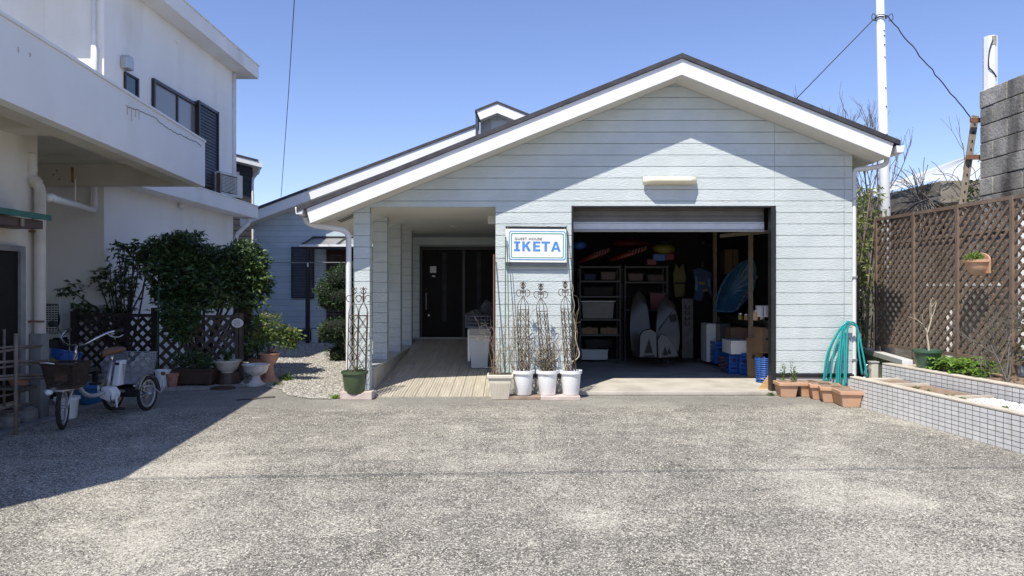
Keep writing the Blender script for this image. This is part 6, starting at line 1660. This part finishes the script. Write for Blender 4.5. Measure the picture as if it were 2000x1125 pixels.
# topiary
random.seed(81)
tpx, tpy = XX(655, 14.2), 14.3
to = thing('topiary_bush', 'cloud pruned evergreen bush beside the porch pillars', 'bush', (tpx, tpy, 0), world=True)
MB().tube(bez([(tpx + .15, tpy, 0), (tpx + .1, tpy, .5), (tpx + .2, tpy, 1.2), (tpx + .15, tpy, 1.7)], 5), [.06 - .03 * i / 15 for i in range(16)], 8).build('trunk', 'bark', to, smooth=True)
lv = MB(); core = MB()
for px, py, rx, rz2 in ((668, 545, .34, .28), (650, 570, .36, .24), (635, 565, .2, .2), (672, 580, .4, .28), (648, 592, .3, .16), (660, 640, .36, .20), (640, 650, .2, .16), (680, 660, .35, .2), (665, 690, .28, .18), (720, 600, .4, .5), (690, 530, .25, .2)):
    c = P(px, py, tpy + U(-.15, .2)); lv.blob(c, (rx, rx * 1.0, rz2), int(2700 * rx * rz2 / .08 * .32), .05, .021, .72, .35)
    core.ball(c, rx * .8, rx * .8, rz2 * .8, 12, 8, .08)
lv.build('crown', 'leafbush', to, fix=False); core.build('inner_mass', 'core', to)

# ================================================================== TRICYCLE
tr = thing('tricycle', 'white electric shopping tricycle with front and rear baskets', 'tricycle', (-4.43, 8.58, 0), math.radians(-4))
def wheel(name, c, r, w, steer=0, parent=tr, spokes=20):
    wl = bpy.data.objects.new(name, None); COL.objects.link(wl); wl.parent = parent; wl.location = c; wl.rotation_euler = (0, 0, steer); wl.empty_display_size = .1
    circ = lambda rr, n=32: [(0, rr * math.cos(2 * math.pi * i / n), rr * math.sin(2 * math.pi * i / n)) for i in range(n + 1)]
    MB().tube(circ(r - w * .5), w * .5, 8, caps=False).build('tyre', 'rubber', wl, smooth=True)
    MB().tube(circ(r - w * 1.15), w * .32, 6, caps=False).build('rim', 'silver', wl, smooth=True)
    b = MB()
    for i in range(spokes): a = 2 * math.pi * i / spokes; b.tube([(.02 * (-1) ** i, .015 * math.cos(a), .015 * math.sin(a)), (0, (r - w * 1.2) * math.cos(a + .12), (r - w * 1.2) * math.sin(a + .12))], .0016, 3)
    b.build('spoke', 'chrome', wl)
    MB().tube([(-.05, 0, 0), (.05, 0, 0)], .018, 8).build('hub', 'silver', wl, smooth=True)
    return wl
wheel('front_wheel', (0, -1.16, .225), .225, .046, math.radians(24))
wheel('rear_wheel', (.205, 0, .2), .2, .042); wheel('rear_wheel', (-.205, 0, .2), .2, .042)
b = MB().tube(bez([(0, -.98, .66), (0, -.96, .5), (0, -.86, .34), (0, -.7, .27), (0, -.5, .28), (0, -.42, .32)], 5), .024, 10)
b.tube([(0, -.44, .26), (0, -.36, .60)], .019, 10).tube([(0, -.42, .28), (0, -.1, .24), (0, .02, .2)], .017, 8)
b.tube([(-.2, 0, .2), (.2, 0, .2)], .014, 8).tube([(-.16, -.2, .31), (-.16, .25, .31)], .012, 6).tube([(.16, -.2, .31), (.16, .25, .31)], .012, 6).tube([(-.16, 0, .2), (-.16, .02, .31)], .012, 6).tube([(.16, 0, .2), (.16, .02, .31)], .012, 6)
b.tube([(0, -1.0, .60), (0, -.96, .74)], .022, 8)
b.build('frame', 'silver', tr, smooth=True)
b = MB()
for sx in (-1, 1): b.tube(bez([(sx * .02, -1.0, .6), (sx * .05, -1.02, .5), (sx * .05, -1.08, .4), (sx * .045, -1.16, .225)], 4), .012, 6)
b.build('fork', 'silver', tr, smooth=True)
b = MB().tube([(0, -.97, .7), (0, -.955, .83)], .014, 8)
b.tube(bez([(-.27, -.72, .965), (-.24, -.8, .95), (-.19, -.92, .90), (-.1, -.965, .84), (0, -.97, .83), (.1, -.965, .84), (.19, -.92, .90), (.24, -.8, .95), (.27, -.72, .965)], 5), .011, 8)
b.build('handlebar', 'chrome', tr, smooth=True)
for sx in (-1, 1):
    MB().tube([(sx * .268, -.73, .963), (sx * .29, -.62, .97)], .017, 8).build('grip', 'rubber', tr, smooth=True)
    MB().tube(bez([(sx * .24, -.8, .94), (sx * .28, -.79, .91), (sx * .3, -.7, .90), (sx * .31, -.64, .92)], 4), .006, 5).build('brake_lever', 'silver', tr, smooth=True)
b = MB()
for i in range(4): b.tube(bez([(U(-.2, .2), -.86, .88), (U(-.25, .25), -1.0, .84), (U(-.14, .14), -1.06, .72), (U(-.03, .03), -1.02, .55)], 5), .0035, 4)
b.build('brake_cable', 'rubber', tr, smooth=True)
mr_ = MB().tube(bez([(-.22, -.86, .93), (-.25, -.88, 1.0), (-.28, -.86, 1.03)], 4), .005, 5).build('mirror_arm', 'rubber', tr)
o = MB().ball((0, 0, 0), .055, .022, .035, 12, 8).build('mirror', 'rubber', tr, smooth=True); o.location = (-.32, -.86, 1.045)
# wicker front basket
bf = MB(); x0 = 0
def bask(b, x0, x1, ya0, yb0, ya1, yb1, z0, z1, nz, nx, r, floor=True):
    for i in range(nz + 1):
        t_ = i / nz; x = x0 + (x1 - x0) * t_; ya_, yb_ = ya0 + (ya1 - ya0) * t_, yb0 + (yb1 - yb0) * t_; z = z0 + (z1 - z0) * t_
        b.tube([(-x, ya_, z), (x, ya_, z), (x, yb_, z), (-x, yb_, z), (-x, ya_, z)], r, 4)
    for i in range(nx + 1):
        t_ = -1 + 2 * i / nx
        for yy0, yy1 in ((ya0, ya1), (yb0, yb1)): b.tube([(x0 * t_, yy0, z0), (x1 * t_, yy1, z1)], r, 4)
        u_ = i / nx
        for sx in (-1, 1): b.tube([(sx * x0, ya0 + (yb0 - ya0) * u_, z0), (sx * x1, ya1 + (yb1 - ya1) * u_, z1)], r, 4)
        if floor: b.tube([(x0 * t_, ya0, z0), (x0 * t_, yb0, z0)], r, 4)
bask(bf, .125, .165, -1.30, -1.08, -1.34, -1.06, .44, .67, 14, 14, .0048)
o = bf.build('front_basket', 'wicker', tr); o.location = (.05, .02, 0)
put('basket_rim', MB().tube([(-.17, -1.35, .675), (.17, -1.35, .675), (.17, -1.05, .675), (-.17, -1.05, .675), (-.17, -1.35, .675)], .011, 6).mesh('basket_rim', M['wicker'], True), o)
put('basket_base', MB().box(-.135, .135, -1.31, -1.07, .42, .45).mesh('basket_base', M['wicker']), o, bevel=.01)
lin_ = MB().box(-.03, .10, -1.325, -1.305, .5, .66); put('liner', lin_.mesh('liner', M['brownpot']), o)
MB().box(-.1, .1, -1.31, -1.12, .395, .418).build('basket_bracket', 'silver', tr, bevel=.004)
MB().tube([(-.09, -1.365, .685), (-.02, -1.37, .69), (.06, -1.365, .68)], .006, 5).build('basket_band', 'whitepaint', tr, smooth=True)
lmp = MB().ball((0, -1.36, .4), .035, .04, .03, 10, 6).build('headlight', 'whitepaint', tr, smooth=True)
# front mudguard
b = MB(); n = 10; vs = []; 
for i in range(n + 1):
    a = math.radians(35 + 105 * i / n); y, z = -1.16 + .245 * math.cos(a), .225 + .245 * math.sin(a); vs += [(-.028, y, z), (0, y + .008 * math.cos(a), z + .008 * math.sin(a)), (.028, y, z)]
b.add(vs, [(i * 3 + j, i * 3 + j + 1, i * 3 + j + 4, i * 3 + j + 3) for i in range(n) for j in range(2)]); b.build('mudguard', 'silver', tr, smooth=True, fix=False)
for cx in (-.205, .205):
    b = MB(); vs = []
    for i in range(n + 1):
        a = math.radians(-5 + 165 * i / n); y, z = .222 * math.cos(a), .2 + .222 * math.sin(a); vs += [(cx - .032, y, z), (cx, y + .01 * math.cos(a), z + .01 * math.sin(a)), (cx + .032, y, z)]
    b.add(vs, [(i * 3 + j, i * 3 + j + 1, i * 3 + j + 4, i * 3 + j + 3) for i in range(n) for j in range(2)]); b.build('mudguard', 'chrome', tr, smooth=True, fix=False)
b = MB().tube(bez([(.27, -.18, .30), (.29, -.05, .29), (.30, .1, .2), (.28, .2, .25), (.26, .23, .33)], 5), .008, 6).tube(bez([(.2, -.17, .31), (.25, -.18, .31), (.27, -.18, .30)], 3), .008, 6)
b.build('guard_bar', 'silver', tr, smooth=True)
o = MB().ball((0, 0, 0), .025, .035, .025, 10, 6).build('reflector', 'brownpot', tr, smooth=True); o.location = (.25, .26, .40)
# saddle
b = MB(); vs = []; n = 12
for i, (y, w_, zt_) in enumerate(((-.52, .02, .735), (-.47, .035, .745), (-.40, .05, .75), (-.33, .085, .755), (-.27, .10, .76), (-.22, .095, .76), (-.19, .06, .755))):
    for j in range(n): a = 2 * math.pi * j / n; vs.append((w_ * math.cos(a), y, zt_ - .03 + (.032 if math.sin(a) > 0 else .045) * math.sin(a)))
b.add(vs, [(i * n + j, i * n + (j + 1) % n, (i + 1) * n + (j + 1) % n, (i + 1) * n + j) for i in range(6) for j in range(n)] + [tuple(range(n)), tuple(range(6 * n, 7 * n))])
b.build('saddle', 'saddle', tr, smooth=True)
MB().tube([(0, -.36, .58), (0, -.33, .71)], .013, 8).build('seat_post', 'chrome', tr, smooth=True)
b = MB().hexa([(.0, -.36, .33), (.075, -.36, .33), (.075, -.24, .33), (.0, -.24, .33)], [(.01, -.30, .61), (.08, -.30, .61), (.08, -.19, .61), (.01, -.19, .61)])
b.build('battery', 'whitepaint', tr, bevel=.012)
o = MB().box(.02, .06, -.322, -.312, .56, .585).build('battery_lock', 'rubber', tr); 
b = MB().xz([(-.06, .22), (.06, .17), (.1, .2), (.12, .26), (.07, .33), (-.03, .34)], -.5, -.36); b.build('motor_cover', 'whitepaint', tr, bevel=.02)
MB().tube([(.1, -.43, .23), (.12, -.45, .10)], .012, 6).build('crank', 'whitepaint', tr, smooth=True)
MB().box(.09, .2, -.50, -.42, .085, .11).build('pedal', 'rubber', tr, bevel=.006)
MB().tube([(-.1, -.43, .23), (-.12, -.41, .36)], .012, 6).build('crank', 'whitepaint', tr, smooth=True)
MB().box(-.2, -.1, -.46, -.38, .35, .375).build('pedal', 'rubber', tr, bevel=.006)
MB().tube([(.08, -.44 + .06 * math.cos(a), .22 + .06 * math.sin(a)) for a in [2 * math.pi * j / 16 for j in range(17)]], .006, 5).build('chainring', 'rubber', tr)
MB().box(-.12, .12, -.12, .12, .17, .29).build('gear_box', 'rubber', tr, bevel=.02)
# rear wire basket
rb = MB()
def rbz(y): return .56 + (.10 if y > -.1 else .10 * (y + .28) / .18)
bask(rb, .15, .178, -.25, .21, -.28, .24, .34, .56, 13, 26, .0021)
for i in range(30):
    y = -.28 + .52 * i / 29
    for sx in (-1, 1): rb.tube([(sx * .178, y, .56), (sx * .182, y, rbz(y))], .0021, 4)
for i in range(24): x = -.178 + .356 * i / 23; rb.tube([(x, .24, .56), (x, .245, .66)], .0021, 4)
for sx in (-1, 1): rb.tube([(sx * .182, -.28, .56), (sx * .182, -.1, .66), (sx * .182, .245, .66)], .005, 5)
for z in (.585, .61, .635): rb.tube([(-.182, -.15, z), (-.182, .245, z), (.182, .245, z), (.182, -.15, z)], .0021, 4)
rb.tube([(-.182, .245, .66), (.182, .245, .66)], .005, 5).tube([(-.178, -.28, .56), (.178, -.28, .56)], .005, 5)
o = rb.build('rear_basket', 'wire', tr)
net = MB().box(-.155, .155, -.25, .21, .335, .34)
put('basket_floor', net.mesh('basket_floor', M['clearbin']), o)
# ================================================================== CLUTTER BY THE NEIGHBOUR'S WALL
rk = thing('bamboo_rack', 'grey bamboo pole rack by the dark side door', 'rack', (-4.95, 7.3, 0), world=True)
for px, Y, r_, top in ((31, 7.15, .018, .98), (8, 7.5, .014, 1.0), (31.5, 7.9, .014, .9)):
    x = XX(px, Y); MB().tube([(x, Y, 0), (x, Y, top)], r_, 8).build('upright', 'bamboo', rk, smooth=True)
for (pa, ya), (pb, yb) in (((0, 680), (82, 675)), ((0, 688), (80, 676)), ((0, 718), (90, 707)), ((0, 708), (92, 705)), ((0, 742), (98, 738)), ((0, 736), (95, 733)), ((0, 773), (70, 758)), ((0, 800), (75, 785))):
    p, q = P(pa, ya, 7.12), P(pb, yb, 7.75); p = p + (p - q) * .4; MB().tube([p, (p + q) / 2 + Vector((0, 0, U(-.01, .01))), q], U(.010, .016), 7).build('cross_pole', 'bamboo', rk, smooth=True)
for y_, z in ((7.3, .42), (7.5, .40), (7.3, .2)): MB().box(-5.12, -4.88, y_ - .08, y_ + .09, z, z + .025).build('shelf_board', 'lattice_grey', rk)
st = thing('stone_edging', 'dark stone blocks at the foot of the side wall', 'stones', (-5.1, 7.3, 0), world=True)
for i in range(5):
    y = 6.6 + i * .28; MB().ball((-5.08, y, .08), .1, .14, .11, 8, 6, .12).build('stone', 'pipe_grey', st)
wp2 = Gp(120, 820); pot('plant_pot', 'white pot of pebbles behind the tricycle front wheel', (wp2.x, wp2.y + .1, 0), .095, .115, .235, 'whiteplastic', .03, .014)
b = MB()
for i in range(10): b.ball((U(-.07, .07), U(-.07, .07), .22 + U(0, .015)), .025, .025, .018, 7, 5)
o = b.build('pebbles', 'pebble', None, loc=(wp2.x, wp2.y + .1, 0)); tag(o, 'rounded pebbles filling the white pot by the tricycle', 'pebbles')
tb2 = thing('storage_stand', 'low dark stand under the blue tub near the downpipe', 'stand', (XX(118, 9.2), 9.3, 0))
MB().box(-.3, .3, -.22, .22, .36, .40).build('top', 'lattice_grey', tb2)
for x, y in ((-.27, -.19), (.27, -.19), (-.27, .19), (.27, .19)): MB().box(x - .025, x + .025, y - .025, y + .025, 0, .359).build('leg', 'lattice_dark', tb2)
bt = bowl('tub', 'oval blue tub on the stand beside the downpipe', (XX(113, 9.2), 9.25, .40), [(.14, 0), (.2, .03), (.24, .12), (.255, .22), (.27, .225), (.27, .24), (.235, .24), (.2, .06), (.0, .05)], 'blue', cat='tub', sx=.75, sy=.8)
bt.rotation_euler = (math.radians(-12), math.radians(8), 0)
lump('yellow_sack', 'yellow green sack beside the blue tub', 'sack', 97, 716, 9.0, .1, .1, .11, 'yellow')
t = bowl('basin', 'blue basin on the ground behind the tricycle frame', (XX(180, 9.1), 9.15, 0), [(.17, 0), (.2, .03), (.23, .2), (.25, .205), (.25, .22), (.215, .22), (.18, .05), (.0, .04)], 'blue', cat='basin')
t.children[0].data.materials[0] = mat('sea_blue_plastic', (.03, .16, .36), (.04, .2, .42), ns=6, rough=.4)
t2 = pot('plant_pot', 'small reddish pot on the bamboo rack shelf', (-5.0, 7.5, .43), .075, .1, .11, 'terracotta_old', .03, .012)

# ================================================================== OVERHEAD CABLES
wire('thin overhead service wire slanting down to the rear wing roof', [P(549, 384, 19.2), P(563, 190, 16.0), P(575, 0, 12.0), P(582, -120, 9.0)], .0075, 'service_wire', 'wire')
cz = 7.0; oy = .571 * cz; ox = .297 * cz
wire('thick overhead street cable crossing above the forecourt', [(-9 - ox, 5.35 - oy, cz), (-4 - ox, 5.45 - oy, cz - .05), (0 - ox, 5.72 - oy, cz - .08), (4 - ox, 5.88 - oy, cz - .05), (11 - ox, 6.1 - oy, cz)], .011, 'street_cable', 'cable')
# fragments of debris on the forecourt
random.seed(91); b = MB()
for i in range(500):
    x, y = U(-4.5, 5), U(3.4, 9.6); r_ = U(.003, .008)
    b.add([(x - r_, y, 0.001), (x + r_ * U(.5, 1), y - r_, .001), (x + r_, y + r_ * .8, .001), (x, y, r_ * U(.6, 1))], [(0, 1, 3), (1, 2, 3), (2, 0, 3)])
for i in range(2600):          # sand washed up against the tiled bed and the house
    if R() < .6: t_ = R(); y = 9.0 - 3.8 * t_; x = 4.12 + .09 * (9.03 - y) - abs(random.gauss(0, .07)) - .01
    else: x = U(-2.1, 4.1); y = 9.74 - abs(random.gauss(0, .09))
    r_ = U(.002, .006)
    b.add([(x - r_, y, 0.001), (x + r_ * U(.5, 1), y - r_, .001), (x + r_, y + r_ * .8, .001), (x, y, r_ * U(.6, 1))], [(0, 1, 3), (1, 2, 3), (2, 0, 3)])
kind(b.build('grit', 'pebble', fix=False), 'stuff')
b = MB()
for i in range(42000):
    y = 3.3 + 5.3 * R() ** 1.5; x = U(-.72, .72) * y
    if x < -4.85 or x > 4.05 + .09 * (9.03 - y): continue
    r_ = U(.0025, .0065) * (1 + .08 * (y - 3.3)); a = U(0, 6.28); ca, sa = math.cos(a) * r_, math.sin(a) * r_; e = U(.6, .95)
    b.add([(x + ca, y + sa, .0008), (x - sa * e, y + ca * e, .0008), (x - ca, y - sa, .0008), (x + sa * e, y - ca * e, .0008), (x + U(-.3, .3) * r_, y + U(-.3, .3) * r_, r_ * U(.35, .7))], [(0, 1, 4), (1, 2, 4), (2, 3, 4), (3, 0, 4)])
kind(b.build('exposed_stones', 'aggregate', fix=False), 'stuff')
for o in list(COL.objects):
    if o.get('_w') is not None: del o['_w']
